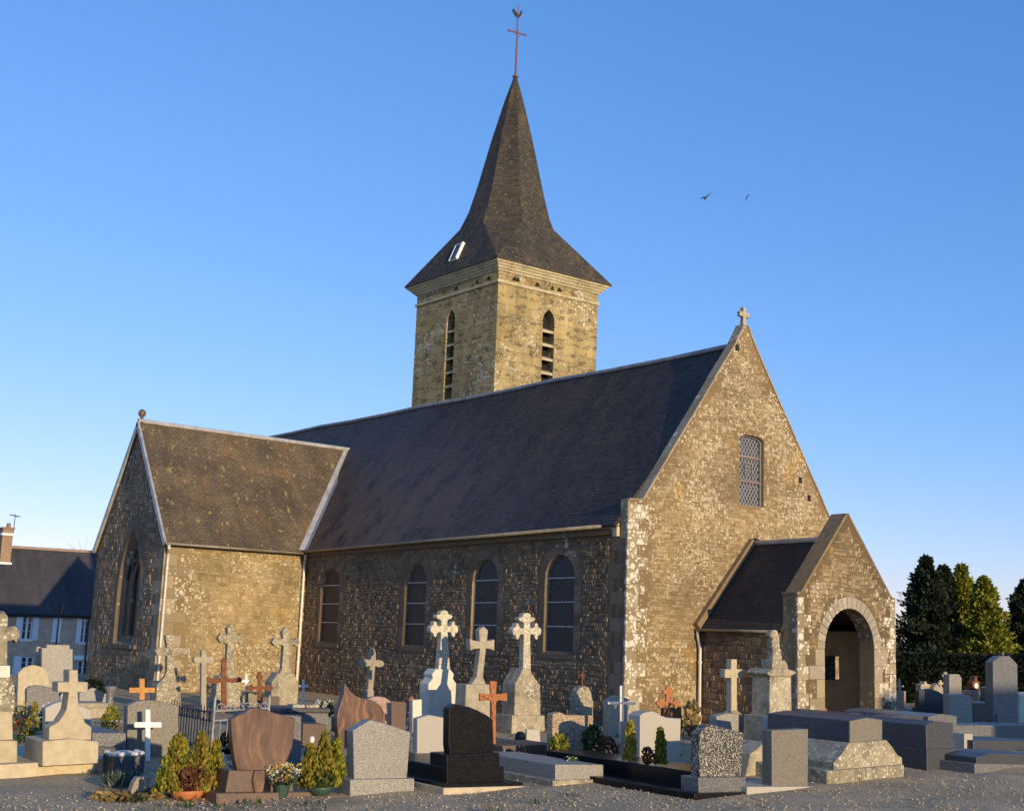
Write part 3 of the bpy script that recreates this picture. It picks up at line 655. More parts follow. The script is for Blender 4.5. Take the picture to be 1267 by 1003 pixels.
# splayed reveals
cen = ((LW0+LW1)/2, 3.3); inn = [(cen[0]+(y-cen[0])*.76, (z+.30 if i in (0, len(lan)-1) else cen[1]+(z-cen[1])*.9)) for i, (y, z) in enumerate(lan)]
for i in range(len(lan)):
    j = (i+1) % len(lan); f = bm.faces.new([bm.verts.new(p) for p in ((-T+.01, *lan[i]), (-T+.01, *lan[j]), (-T+.21, *inn[j]), (-T+.21, *inn[i]))]); f.normal_update()
    if f.normal.dot(Vector((-T+.1, *cen))-f.calc_center_median()) < 0: f.normal_flip()
part('transept_gable', bm, 'transeptstone', recalc=False)
lw = bpy.data.objects.new('lancet_window', None); col.objects.link(lw); lw.parent = church
bm = bmesh.new(); f = bm.faces.new([bm.verts.new((-T+.205, y, z)) for y, z in inn]); f.normal_update()
if f.normal.x > 0: f.normal_flip()
finish('pane', bm, 'lancetglass', lw, recalc=False)
bm = bmesh.new(); yc = cen[0]; y0_, y1_ = inn[0][0], inn[-1][0]; qw = (y1_-y0_)/4
for yy in (yc,): box(bm, (-T+.10, yy-.045, inn[0][1]), (-T+.19, yy+.045, 3.9))
for s in (-1, 1):     # two small pointed lights and an eye
    for c0 in (yc-qw, yc+qw):
        tube(bm, [(-T+.15, c0+s*qw*.95, 3.75), (-T+.15, c0+s*qw*.75, 4.05), (-T+.15, c0+s*qw*.35, 4.28), (-T+.15, c0, 4.42)], .045, 6)
tube(bm, [(-T+.15, yc+.26*math.cos(t*.5236), 4.62+.26*math.sin(t*.5236)) for t in range(13)], .045, 6)
finish('tracery', bm, 'dressed', lw)
bm = bmesh.new(); outl = [(cen[0]+(y-cen[0])*1.19, LZ0 if i in (0, len(lan)-1) else cen[1]+(z-cen[1])*1.08) for i, (y, z) in enumerate(lan)]
for i in range(len(lan)-1):
    if i in (0, len(lan)-2):
        for k in range(7):
            za, zb = LZ0+(lan[1][1]-LZ0)*k/7+.004, LZ0+(lan[1][1]-LZ0)*(k+1)/7-.004; e = (.0, .16)[k % 2]
            ya, yb = sorted((lan[i if i == 0 else -1][0], outl[0 if i == 0 else -1][0]+(-e if i == 0 else e)))
            box(bm, (-T-.012, ya+.002, za), (-T+.05, yb, zb))
    else:
        q = [lan[i], lan[i+1], outl[i+1], outl[i]]; solid(bm, [(-T-.012, *p) for p in q], [(-T+.05, *p) for p in q])
finish('window_surround', bm, 'dressed', lw)
bm = bmesh.new(); box(bm, (-T-.10, LW0-.22, LZ0-.14), (-T+.05, LW1+.1, LZ0-.003)); finish('sill', bm, 'dressed', lw)
quoins('quoins', -T, L, 1, 1, 0, HT-.1, 'quoin_lit', (.42, .82), (.30, .44), lb=.05)
quoins('quoins', -T, L+.055, .1, 1, 0, HT-.1, 'quoin_lit', (.42, .72), (.30, .44), proud=.06)
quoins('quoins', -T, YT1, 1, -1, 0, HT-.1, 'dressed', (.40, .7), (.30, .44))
# transept roof: front and back slopes up to the nave slope
def nave_x(z): return ex+(z-ez)*(AX-ex)/(10.85-ez)
RTZ = ZA
te = -.24
bm = bmesh.new()
xo = -T-.10
roof_slab(bm, [(xo, L+te, HT+.02), (nave_x(HT+.02)+.25, L+te, HT+.02), (nave_x(RTZ)+.3, TY, RTZ), (xo, TY, RTZ)])
roof_slab(bm, [(xo, YT1-te, HT+.02), (xo, TY, RTZ), (nave_x(RTZ)+.3, TY, RTZ), (nave_x(HT)+.25, YT1-te, HT+.02)])
part('transept_roof', bm, 'mossy')
bm = bmesh.new(); tube(bm, [(xo, TY, RTZ+.04), (nave_x(RTZ), TY, RTZ+.03)], .085, 8); part('ridge_cap', bm, 'zinc')
for s in (L+te, YT1-te):
    bm = bmesh.new()
    d = Vector((0, s-TY, HT+.02-RTZ)); n_ = Vector((0, -d.z, d.y)).normalized() if s < TY else Vector((0, d.z, -d.y)).normalized()
    n_ = n_ if n_.z > 0 else -n_
    A = [Vector((xo-.03, TY, RTZ)), Vector((xo-.03, s, HT+.02)), Vector((xo+.05, s, HT+.02)), Vector((xo+.05, TY, RTZ))]
    solid(bm, [a-n_*.14 for a in A], [a+n_*.025 for a in A])
    part('verge_strip', bm, 'zinc')
bm = bmesh.new()      # valley flashing
va = [(nave_x(z)-.0, L+te+(TY-L-te)*(z-HT-.02)/(RTZ-HT-.02), z) for z in (HT+.02, 6, 7, 8, RTZ)]
pts = [Vector((nave_x(z), L+te+(TY-L-te)*(z-HT-.02)/(RTZ-HT-.02), z)) for z in (HT+.04, 6., 7., 8., RTZ+.02)]
for p, q in zip(pts, pts[1:]):
    for o0, o1 in ((Vector((.02, -.24, .06)), Vector((0, 0, .04))), (Vector((0, 0, .04)), Vector((-.20, .02, .05)))):
        bm.faces.new([bm.verts.new(c) for c in (p+o0, q+o0, q+o1, p+o1)])
part('valley_flashing', bm, 'zinc')
bm = bmesh.new(); lathe(bm, [(.10, -.12), (.07, .0), (.05, .1), (.11, .18), (.14, .27), (.11, .36), (.03, .42)], (-T+.02, TY, RTZ+.06), 12)
part('finial', bm, 'granitebrown', smooth=True)
gutter('gutter', (xo, L+te-.06, HT+.01), (-.30, L+te-.06, HT-.02))
def downpipe(pts, r=.05):
    bm = bmesh.new(); tube(bm, pts, r, 10)
    z = pts[-2][2]-.3
    while z > .3:
        p = pts[-1]; tube(bm, [(p[0], p[1], z), (p[0], p[1], z-.06)], r*1.35, 10); z -= 1.45
    part('downpipe', bm, 'pipe', smooth=False)
downpipe([(-T+.02, L+te-.06, HT-.06), (-T+.04, L+te-.06, HT-.18), (-T+.10, L-.09, HT-.32), (-T+.10, L-.09, HT-.5), (-T+.10, L-.09, 0)])
downpipe([(-.22, L+te-.06, HT-.08), (-.22, L+te-.06, HT-.2), (-.14, L-.10, HT-.45), (-.14, L-.10, HT-.65), (-.14, L-.10, 0)])
# tower
ZS = 15.27
TC, TL, TR = Vector((4.780, 12.796, 0)), Vector((4.441, 17.969, 0)), Vector((9.420, 12.466, 0)); TB = TL+TR-TC
tw = bpy.data.objects.new('tower', None); col.objects.link(tw); tw.parent = church
def face_frame(a, b):
    d = (b-a).normalized(); n_ = Vector((d.y, -d.x, 0)); ln = (b-a).length
    return d, n_, ln
bm = bmesh.new(); slots = []
for a, b, sx_ in ((TL, TC, (558.5, 383, 495)), (TC, TR, (679.5, 383, 470)), (TR, TB, None), (TB, TL, None)):
    d, n_, ln = face_frame(a, b); holes = []
    if sx_:
        # where the louvred slot sits on this face
        def hit(x, y):
            dr = fw+rt*((x-CX)/F)-up*((y-CY)/F); t = (a-CAM).dot(n_)/dr.dot(n_); return CAM+dr*t
        top = hit(sx_[0], sx_[1]); u0 = (top-a).dot(d); zt = top.z
        hole = arch(u0-.27, u0+.27, zt-4.6, zt, 6, '1.0'); holes = [hole]; slots.append((a, d, n_, u0, zt))
    walled(bm, [(0, 3), (ln, 3), (ln, 15.95), (0, 15.95)], holes, lambda u, z, a=a, d=d: tuple(a+d*u+Vector((0, 0, z))), tuple(-n_), .42)
finish('tower_wall', bm, 'tower', tw, recalc=False)
for a, d, n_, u0, zt in slots:
    bmv = bmesh.new()
    def P(u, o, z): return tuple(a+d*u+n_*o+Vector((0, 0, z)))
    z = zt-.82
    while z > zt-4.6:
        A = [P(u0-.268, -.03, z-.10), P(u0+.268, -.03, z-.10), P(u0+.268, -.40, z+.06), P(u0-.268, -.40, z+.06)]
        bm = bmesh.new(); solid(bm, A, [tuple(Vector(p)+Vector((0, 0, .09))) for p in A]); z -= .55; finish('louvre', bm, 'cornice', tw)
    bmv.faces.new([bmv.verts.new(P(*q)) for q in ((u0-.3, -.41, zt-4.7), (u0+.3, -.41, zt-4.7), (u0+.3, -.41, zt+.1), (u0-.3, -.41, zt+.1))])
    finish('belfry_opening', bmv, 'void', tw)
def ring(bm, o0, o1, z0, z1):
    """a stepped band round the tower; o0/o1 are its overhang at foot and head"""
    def cor(o):
        c = (TC+TB)/2; out = []
        for p, (e1, e2) in ((TC, (TC-TL, TC-TR)), (TR, (TR-TC, TR-TB)), (TB, (TB-TR, TB-TL)), (TL, (TL-TB, TL-TC))):
            out.append(p+e1.normalized()*o+e2.normalized()*o)
        return out
    solid(bm, [tuple(p+Vector((0, 0, z0))) for p in cor(o0)], [tuple(p+Vector((0, 0, z1))) for p in cor(o1)])
bm = bmesh.new()
ring(bm, .05, .06, ZS-.10, ZS)
ring(bm, .04, .10, 15.62, 15.72); ring(bm, .14, .16, 15.72, 15.80); ring(bm, .20, .27, 15.80, 15.90); ring(bm, .31, .33, 15.90, 16.02)
finish('cornice', bm, 'cornice', tw)
for (a, b), us in (((TC, TR), (.72, .86, 1.75, 2.45, 2.78)), ((TL, TC), (2.6, 3.9, 4.6))):
    d, n_, ln = face_frame(a, b)
    for i, u in enumerate(us):
        bm = bmesh.new(); w2 = .13 if i % 2 == 0 else .09; q = [(u-w2, 15.36), (u+w2, 15.36), (u+w2*.3, 15.52), (u-w2*.3, 15.52)]
        solid(bm, [tuple(a+d*x+n_*.006+Vector((0, 0, z))) for x, z in q], [tuple(a+d*x-n_*.1+Vector((0, 0, z))) for x, z in q])
        finish('frieze_hole', bm, 'void', tw)
# spire
SC = (TL+TR)/2
ZB, ZKN, ZTIP = 16.02, 18.15, 25.05
cor = []
for p, (e1, e2) in ((TC, (TC-TL, TC-TR)), (TR, (TR-TC, TR-TB)), (TB, (TB-TR, TB-TL)), (TL, (TL-TB, TL-TC))):
    cor.append(p+e1.normalized()*.37+e2.normalized()*.37+Vector((0, 0, ZB)))
def octo(ap, z):
    d0 = (TR-TC).normalized(); d1 = (TL-TC).normalized(); h = ap*math.tan(math.pi/8); c = SC+Vector((0, 0, z))
    return [c-d1*ap-d0*h, c-d1*ap+d0*h, c+d0*ap-d1*h, c+d0*ap+d1*h, c+d1*ap+d0*h, c+d1*ap-d0*h, c-d0*ap+d1*h, c-d0*ap-d1*h]
lev = [(1.78, ZKN), (1.50, ZKN+.75), (1.20, ZKN+2.0), (.78, ZKN+4.0), (.36, ZKN+5.8), (.06, ZTIP)]
bm = bmesh.new()
rings = [[bm.verts.new(p) for p in octo(a, z)] for a, z in lev]
cv = [bm.verts.new(p) for p in cor]; cv2 = [bm.verts.new(p+Vector((0, 0, -.05))) for p in cor]
k0 = rings[0]
for i in range(4):     # four broad sides and four broach triangles
    bm.faces.new((cv[i], cv[(i+1) % 4], k0[2*i+1], k0[2*i])); bm.faces.new((cv[i], k0[2*i], k0[2*i-1]))
    bm.faces.new((cv2[i], cv2[(i+1) % 4], cv[(i+1) % 4], cv[i]))
for A, B in zip(rings, rings[1:]):
    for k in range(8): bm.faces.new((A[k], A[(k+1) % 8], B[(k+1) % 8], B[k]))
bm.faces.new(rings[-1]); bm.faces.new(cv2)
spire = part('spire', bm, 'spire')
# skylight on the left slope of the spire
pl = [cor[3], cor[0], Vector(octo(1.78, ZKN)[7]), Vector(octo(1.78, ZKN)[6])]
n_ = (pl[1]-pl[0]).cross(pl[3]-pl[0]).normalized(); n_ = n_ if n_.dot(Vector((-1, 0, 1))) > 0 else -n_
ah = (pl[1]-pl[0]).normalized(); av = n_.cross(ah); av = av if av.z > 0 else -av
def onface(x, y):
    dr = fw+rt*((x-CX)/F)-up*((y-CY)/F); return CAM+dr*((pl[0]-CAM).dot(n_)/dr.dot(n_))
sk = onface(565.5, 312.5)
bm = bmesh.new()
def slab(bm, c, hx, hy, o0, o1):
    A = [c+ah*i*hx+av*j*hy+n_*o0 for i, j in ((-1, -1), (1, -1), (1, 1), (-1, 1))]; solid(bm, A, [p+n_*(o1-o0) for p in A])
for i, j, hx, hy in ((-1, 0, .014, .40), (1, 0, .035, .40), (0, -1, .25, .014), (0, 1, .25, .014)): slab(bm, sk+ah*i*.25+av*j*.40, hx, hy, -.02, .06 if i < 1 else .11)
skl = finish('skylight', bm, 'white', spire)
bm = bmesh.new(); slab(bm, sk, .23, .38, .0, .045); finish('pane', bm, 'pane', spire)
# spire cross with weathercock
sx_ = SC+Vector((0, 0, ZTIP))
bm = bmesh.new(); tube(bm, [sx_+Vector((0, 0, -.15)), sx_+Vector((0, 0, 3.25))], [.045, .02], 8)
lathe(bm, [(.05, -.05), (.12, 0), (.12, .05), (.05, .1)], sx_, 12)
for t in (-1, 1):
    for dv in (-1, 1): tube(bm, [sx_+Vector((.0, 0, 2.0)), sx_+Vector((.16*t, 0, 2.0+.16*dv))], .012, 6)
tube(bm, [sx_+Vector((-.42, .1, 2.0)), sx_+Vector((.42, -.1, 2.0))], .028, 8)
for t in (-1, 1): tube(bm, [sx_+Vector((.36*t, -.09*t, 1.92)), sx_+Vector((.36*t, -.09*t, 2.08))], .016, 6)
spc = part('spire_cross', bm, 'rust')
bm = bmesh.new()
prism(bm, [(-.22, .0), (-.05, -.12), (.05, -.10), (.14, .02), (.22, .22), (.20, .30), (.14, .26), (.10, .12), (0, .06), (-.10, .12), (-.24, .22), (-.30, .14)], .03, tuple(sx_+Vector((0, -.015, 2.78))))
wc = finish('weathercock', bm, 'bird', spc)
# porch
bm = bmesh.new()
OA0, OA1, OZ = 3.66, 5.70, 3.02
opening = arch(OA0, OA1, -.1, OZ, 14)
gp = [(PX0, -.1), (OA0, -.1)]+opening[1:-1]+[(OA1, -.1), (PX1, -.1), (PX1, PK), (PX1-.14, PK+.02), ((PX0+PX1)/2, PA), (PX0+.14, PK+.02), (PX0, PK)]
PT = .45
A = [(x, PY, z) for x, z in gp]; B = [(x, PY+PT, z) for x, z in gp]
va = [bm.verts.new(p) for p in A]; vb = [bm.verts.new(p) for p in B]
n = len(gp)
for V, flip in ((va, 0), (vb, 1)):
    es = [bm.edges.get((V[i], V[(i+1) % n])) or bm.edges.new((V[i], V[(i+1) % n])) for i in range(n)]
    bmesh.ops.triangle_fill(bm, use_beauty=True, use_dissolve=False, edges=es)
for i in range(n): bm.faces.new((va[i], vb[i], vb[(i+1) % n], va[(i+1) % n]))
bmesh.ops.recalc_face_normals(bm, faces=bm.faces)
def porch_free(x, z):
    c, hw = (PX0+PX1)/2, (PX1-PX0)/2; oc, ow = (OA0+OA1)/2, (OA1-OA0)/2
    if abs(x-c) > hw-.36 and z < PK: return False
    if z > PK-.05 and abs(x-c) > (hw-.14)*(1-(z-PK)/(PA-PK))-.10: return False
    if z < OZ-ow: return abs(x-oc) > ow+.52
    return math.hypot(x-oc, z-OZ+ow) > ow+.31
stone_face(bm, lambda x, z: (x, PY, z), (0, -1, 0), PX0, PX1, 0, PA-.1, porch_free, .17, .09, (.002, .014))
part('porch_gable', bm, 'porchstone', recalc=False)
bm = bmesh.new()
box(bm, (PX0, PY+PT, -.1), (PX0+.42, -.002, PG+.02)); bmesh.ops.recalc_face_normals(bm, faces=bm.faces)
stone_face(bm, lambda y, z: (PX0, y, z), (-1, 0, 0), PY+PT+.02, -.12, 0, PG-.06, lambda y, z: True, .18, .12); part('porch_wall', bm, 'navestone', recalc=False); bm = bmesh.new()
# right wall with a slit opening
for a_, b_, z0, z1 in ((PY+PT, -1.74, -.1, PG), (-1.30, -.002, -.1, PG), (-1.74, -1.30, -.1, 1.16), (-1.74, -1.30, 1.78, PG)): box(bm, (PX1-.42, a_, z0), (PX1, b_, z1))
part('porch_wall', bm, 'nave')
bm = bmesh.new()
prism(bm, [(PX0+.421, -.05), (PX1-.421, -.05), (PX1-.421, 2.7), ((PX0+PX1)/2, 4.5), (PX0+.421, 2.7)], .057, (0, -.06, 0)); box(bm, (PX1-.44, PY+PT+.001, -.05), (PX1-.421, -1.75, PG)); box(bm, (PX1-.44, -1.29, -.05), (PX1-.421, -.061, PG)); box(bm, (PX1-.44, -1.75, -.05), (PX1-.421, -1.29, 1.15)); box(bm, (PX1-.44, -1.75, 1.79), (PX1-.421, -1.29, PG))
part('porch_plaster', bm, 'plaster')
bm = bmesh.new(); pr = (PX0+PX1)/2
roof_slab(bm, [(PX0-.14, PY+PT-.02, PG-.02), (pr, PY+PT-.02, 4.78), (pr, -.0, 4.78), (PX0-.14, -.0, PG-.02)]); roof_slab(bm, [(PX1+.14, PY+PT-.02, PG-.02), (PX1+.14, -.0, PG-.02), (pr, -.0, 4.78), (pr, PY+PT-.02, 4.78)])
part('porch_roof', bm, 'porchslate')
bm = bmesh.new(); tube(bm, [(pr, PY+PT, 4.80), (pr, -.01, 4.80)], .07, 8); part('ridge_cap', bm, 'zinc')
for s in (-1, 1):     # raised stone strip along the roof against the gable
    bm = bmesh.new()
    x0 = PX0-.16 if s < 0 else PX1+.16
    d = Vector((pr-x0, 0, 4.80-PG+.02)); n_ = Vector((-d.z*(1 if s < 0 else -1), 0, abs(d.x))).normalized()
    A = [Vector((x0, -.16, PG-.02)), Vector((pr, -.16, 4.80)), Vector((pr, -.003, 4.80)), Vector((x0, -.003, PG-.02))]
    solid(bm, [a+n_*.0 for a in A], [a+n_*.17 for a in A])
    part('abutment_strip', bm, 'mossband')
mossc = plain('mossy_coping', (.20, .145, .08), .95, .35, 6, .5, dark=(.24, .13, .035), darkscale=3)
for s in (-1, 1):     # porch coping, mossy
    bm = bmesh.new(); pts = [(PX0-.02, PK), (PX0+.15, PK+.02), (pr, PA)]
    for (x0, z0), (x1, z1) in zip(pts, pts[1:]):
        if s > 0: x0, x1 = 2*pr-x0, 2*pr-x1
        o_ = Vector((-(z1-z0), 0, x1-x0)).normalized()*.06; o_ = o_ if o_.z > 0 else -o_
        lo_ = [(x0, PY-.012, z0+.002), (x1, PY-.012, z1+.002), (x1, PY+PT+.03, z1+.002), (x0, PY+PT+.03, z0+.002)]
        solid(bm, lo_, [tuple(Vector(c)+o_) for c in lo_])
    part('coping', bm, mossc)
bm = bmesh.new(); nv = 19; oc = (OA0+OA1)/2; ow = (OA1-OA0)/2; ozs = OZ-ow
for i in range(nv):
    t0, t1 = math.pi*i/nv+.006, math.pi*(i+1)/nv-.006
    q = [(oc+r_*math.cos(t), ozs+r_*math.sin(t)) for r_, t in ((ow+.001, t0), (ow+.29, t0), (ow+.29, (t0+t1)/2), (ow+.29, t1), (ow+.001, t1))]
    solid(bm, [(x, PY-.02, z) for x, z in q], [(x, PY+.06, z) for x, z in q])
part('arch_ring', bm, 'voussoir', bevel=.006)
for s in (-1, 1):
    bm = bmesh.new(); z = .0; k = 0
    while z < ozs-.05:
        hh = min(rng.uniform(.32, .45), ozs-z)
        if ozs-z-hh < .15: hh = ozs-z
        wd = (.34, .6)[(k+(s > 0)) % 2]*rng.uniform(.9, 1.1); x0, x1 = (OA0-wd, OA0-.002) if s < 0 else (OA1+.002, OA1+wd)
        box(bm, (x0, PY-.014, z+.004), (x1, PY+.05, z+hh-.004)); z += hh; k += 1
    part('arch_jamb', bm, 'quoin_lit', bevel=.006)
quoins('quoins', PX0, PY, 1, 1, 0, PK-.05, 'quoin_pale', (.26, .44), (.26, .36), lb=.06)
quoins('quoins', PX1, PY, -1, 1, 0, PK+.02, 'quoin_pale', (.24, .44), (.26, .36))
gutter('gutter', (PX0-.2, -.02, PG-.02), (PX0-.2, PY+PT+.05, PG-.03), .06)
downpipe([(PX0-.2, -.10, PG-.08), (PX0-.2, -.10, PG-.2), (PX0-.13, -.09, PG-.4), (PX0-.10, -.09, PG-.55), (PX0-.10, -.09, 0)], .045)
#MORE
# ------------------------------------------------------------------ graves: helpers
# survey sheets: outlines were measured on enlarged details of the photo (origin x, origin y, scale)
SHEET = dict(A=(0, 780, 4.496), B=(180, 760, 4.127), C=(400, 740, 3.813), D=(640, 760, 4.127), E=(880, 770, 3.274), F=(1080, 660, 3.857), H=(0, 620, 4.18), S=(0, 0, 1))
def cv(sh, pts):
    a, b, k = SHEET[sh]
    return [(a+x/k, None if y is None else b+y/k) for x, y in pts]
class Site:
    """the place where a thing stands: its front face is the plane y = self.y"""
    def __init__(s, px, py, z=0.0):
        p = ground(px, py, z); s.o = p; s.py = py; s.y = p.y; s.z0 = z
        s.k = (p-CAM).dot(fw)/F      # metres per photo pixel here
    def prof(s, pts, off=0.0):
        out = []
        for x, y in pts:
            if y is None: q = survey(x, s.py, 1, s.y+off); out.append((q.x-s.o.x, -.03))
            else: q = survey(x, y, 1, s.y+off); out.append((q.x-s.o.x, q.z-s.z0))
        return out
    def at(s, x, y, off=0.0): q = survey(x, y, 1, s.y+off); return q-s.o
def mono(name, label, cat, base, pieces, group=None, z=0.0, sheet='S'):
    """a memorial: pieces = (part name, material, outline or box, depth, set-back, bevel)"""
    if sheet != 'S': a, b, k = SHEET[sheet]; base = (a+base[0]/k, b+base[1]/k)
    st = Site(*base, z); multi = len(pieces) > 1
    root = empty(name, st.o, label, cat, group) if multi else None
    st.root = root
    for pc in pieces:
        nm, mat, pts, d = pc[:4]; off = pc[4] if len(pc) > 4 else 0.0; bev = pc[5] if len(pc) > 5 else .012
        bm = bmesh.new(); prism(bm, st.prof(cv(sheet, pts), off), d, (0, off, 0))
        if multi: finish(nm, bm, mat, root, bevel=bev)
        else:
            o = finish(name, bm, mat, None, st.o, bevel=bev); tag(o, label, cat, group); st.root = o
    return st
def latin(cx, top, arm, half, w, bot, wa=None, flare=1.0, point=0.0):
    """outline of a plain cross in sheet units; flare widens the ends, point makes them pointed"""
    wa = wa or w; h = w/2; a = wa/2; f = flare
    pts = [(cx+h, bot), (cx+h, arm+a)]
    pts += [(cx+half, arm+a*f)]+([(cx+half+point, arm)] if point else [])+[(cx+half, arm-a*f)]
    pts += [(cx+h, arm-a), (cx+h*f, top)]+([(cx, top-point)] if point else [])+[(cx-h*f, top), (cx-h, arm-a)]
    pts += [(cx-half, arm-a*f)]+([(cx-half-point, arm)] if point else [])+[(cx-half, arm+a*f), (cx-h, arm+a)]
    return pts+[(cx-h, bot)]
def trefoil(cx, top, arm, half, w, bot, wb=None, lob=1.15):
    """outline of a cross with three-lobed ends"""
    h = w/2; wb = wb or w
    def end(L):   # along, across - one side then the other
        return [(h, h), (L*.42, h*.95), (L*.52, h*1.25), (L*.58, h*2*lob), (L*.68, h*2.3*lob), (L*.78, h*2*lob), (L*.80, h*1.25), (L*.90, h*1.25), (L*1.0, h*.75), (L*1.03, 0)]
    def both(L): e = end(L); return e+[(u, -v) for u, v in e[::-1][1:]]
    pts = [(cx+wb/2, bot)]
    pts += [(cx+u, arm+v) for u, v in both(half)]
    pts += [(cx+v, arm-u) for u, v in both(arm-top)][1:]
    pts += [(cx-u, arm-v) for u, v in both(half)][1:]
    return pts[:-1]+[(cx-h, arm+h), (cx-wb/2, bot)]
def bush(bm, c, r, h, n, s, up_=.6, wdt=.35, shape='cone'):
    c = Vector(c)
    for i in range(n):
        t = rng.random()**1.2; a = rng.uniform(0, 6.283)
        if shape == 'cone': rad = r*(1-t)**.6*(.75+.25*math.sin(a*3+t*9))+.01
        elif shape == 'ball': rad = r*math.sqrt(max(0, 1-(2*t-1)**2))*(.8+.2*math.sin(a*4+t*7))
        else: rad = r*(.35+.65*t)
        q = rng.uniform(.5, 1.0)**.5; p = c+Vector((math.cos(a)*rad*q, math.sin(a)*rad*q, t*h))
        d = Vector((math.cos(a), math.sin(a), 0))*(1-up_)+Vector((0, 0, up_))+rv()*.35
        leaf(bm, p, d, s*rng.uniform(.6, 1.3), wdt)
def core(bm, c, r, h):
    lathe(bm, [(r*.5, 0), (r*.55, h*.3), (r*.3, h*.65), (r*.05, h*.9)], c, 8)
def plant(name, label, cat, px, py, wpx, hpx, mat, z=0.0, dens=700, s=.07, shape='cone', up_=.75, group=None, stem=True):
    st = Site(px, py, z); r, h = wpx*st.k/2, hpx*st.k
    bm = bmesh.new(); bush(bm, (0, 0, .02), r, h, dens, s, up_, .32, shape)
    o = finish(name, bm, mat, None, st.o, recalc=False, uv=False); tag(o, label, cat, group); return o
def flower_mesh(bm, c, r, h, n, s):
    for i in range(n):
        p = Vector(c)+Vector((rng.uniform(-1, 1)*r, rng.uniform(-1, 1)*r*.8, rng.uniform(.3, 1)*h)); nrm = (rv()+Vector((-.4, -.6, .6))).normalized()
        for k in range(5):
            a = nrm.cross(rv()).normalized(); leaf(bm, p, a+nrm*.4, s, .45)
def flowers(name, label, cat, px, py, wpx, hpx, petals, z=0.0, pot=None, n=30, s=.035, leafmat_='green', group=None):
    st = Site(px, py, z); r, h = wpx*st.k/2, hpx*st.k
    root = empty(name, st.o, label, cat, group); z0 = 0
    if pot:
        z0 = h*.42; bm = bmesh.new(); lathe(bm, [(r*.38, 0), (r*.52, z0*.9), (r*.56, z0*.92), (r*.56, z0), (r*.48, z0)], (0, 0, 0), 14); finish('pot', bm, pot, root, smooth=False)
    bm = bmesh.new(); bush(bm, (0, 0, z0*.8), r*.95, (h-z0)*.85, 160, s*1.6, .6, .4, 'ball'); finish('leaves', bm, leafmat_, root, recalc=False, uv=False)
    for pm in petals:
        bm = bmesh.new(); flower_mesh(bm, (0, 0, z0), r, h-z0, max(4, n//len(petals)), s); finish('blossoms', bm, pm, root, recalc=False, uv=False)
    return root

# ------------------------------------------------------------------ left edge
kz = .20
st = Site(0, 963); x1 = st.at(141, 963).x
bm = bmesh.new(); box(bm, (-2.5, 0, -.05), (x1, 2.6, kz))
tag(finish('stone_kerb', bm, 'sandstone', None, st.o, bevel=.015), 'long low pale stone kerb along the gravel at the left edge', 'kerb')
mono('cross_monument', 'large lichened stone cross on a stepped pedestal, cut off by the left edge', 'grave monument', (5, 943), [
    ('base', 'sandstone', [(-30, None), (21.5, None), (21.5, 916), (-30, 915)], .62, 0),
    ('plinth', 'sandstone', [(-25, 915), (16, 915), (15.5, 888), (12, 880), (-25, 880)], .5, .06),
    ('pedestal', 'oldstone', [(-25, 886), (16, 886), (19, 872), (18, 845), (14, 838), (-25, 838)], .42, .10),
    ('block', 'whitestone', [(-20, 838), (12.7, 838), (12.7, 823), (-20, 823)], .34, .13),
    ('cross', 'oldstone', [(9, 823), (9.5, 793), (18, 791), (20, 796), (25, 786), (24, 780), (19, 774), (10, 776), (10, 762), (4, 755), (-3, 763), (-3, 776), (-18, 776), (-18, 791), (-4, 793), (-5, 823)], .2, .18)], z=kz)
mono('cross_monument', 'pale sandstone cross with concave shoulders on a square base near the left edge', 'grave monument', (88, 943), [
    ('base', 'sandstone', [(53, None), (122, None), (122, 917), (88, 913.5), (53, 917)], .95, 0),
    ('cross', 'sandstone', cv('A', [(272, 606), (508, 606), (510, 537), (475, 512), (458, 470), (440, 440), (432, 342), (488, 340), (490, 285), (435, 285), (435, 219), (385, 218), (385, 285), (322, 285), (322, 340), (384, 342), (370, 440), (352, 470), (328, 506), (275, 536)]), .30, .12)], z=kz)
G1 = 'headstones below the church at the left'
mono('headstone', 'tall pale grey stele with stepped shoulders in front of the far house', 'headstone', (70, 864), [
    ('stele', 'granite', cv('A', [(233, None), (233, 95), (260, 95), (260, 77), (388, 79), (388, 101), (405, 102), (405, None)]), .16)], G1)
mono('headstone', 'narrow brown stone post beside the tall stepped grey stele', 'headstone', (46, 862), [('stele', 'limestone', cv('A', [(200, None), (200, 118), (205, 88), (226, 88), (228, 118), (228, None)]), .15)], G1)
mono('headstone', 'weathered pinkish stone with a wavy rounded top at the left', 'headstone', (40, 876), [
    ('stele', 'sandstone', cv('A', [(96, None), (102, 235), (130, 208), (160, 195), (190, 190), (215, 196), (240, 206), (262, 230), (272, 262), (278, None)]), .16)], G1)
mono('headstone', 'low dark grey stone with an arched top below the pinkish stone', 'headstone', (52, 892), [
    ('stele', 'granitedark', cv('A', [(147, None), (148, 325), (170, 308), (205, 303), (245, 305), (290, 318), (320, 338), (335, 368), (335, None)]), .15)], G1)
mono('headstone', 'pale grey stone with a sloping top half hidden behind the sandstone cross', 'headstone', (84, 914), [
    ('stele', 'granitepale', cv('A', [(252, None), (252, 430), (300, 405), (350, 390), (430, 412), (508, 440), (508, None)]), .2)], G1)
mono('table_tomb', 'low grey slab tomb with a flat gabled head beside the church corner', 'tomb', (115, 884), [
    ('headstone', 'granite', cv('A', [(440, None), (442, 348), (520, 316), (592, 350), (585, None)]), .15, 0),
    ('slab', 'concrete', cv('A', [(430, 428), (602, 428), (602, 402), (430, 402)]), .9, -1.0),
    ('slab_base', 'concrete', cv('A', [(436, None), (596, None), (596, 428), (436, 428)]), .8, -.95)])
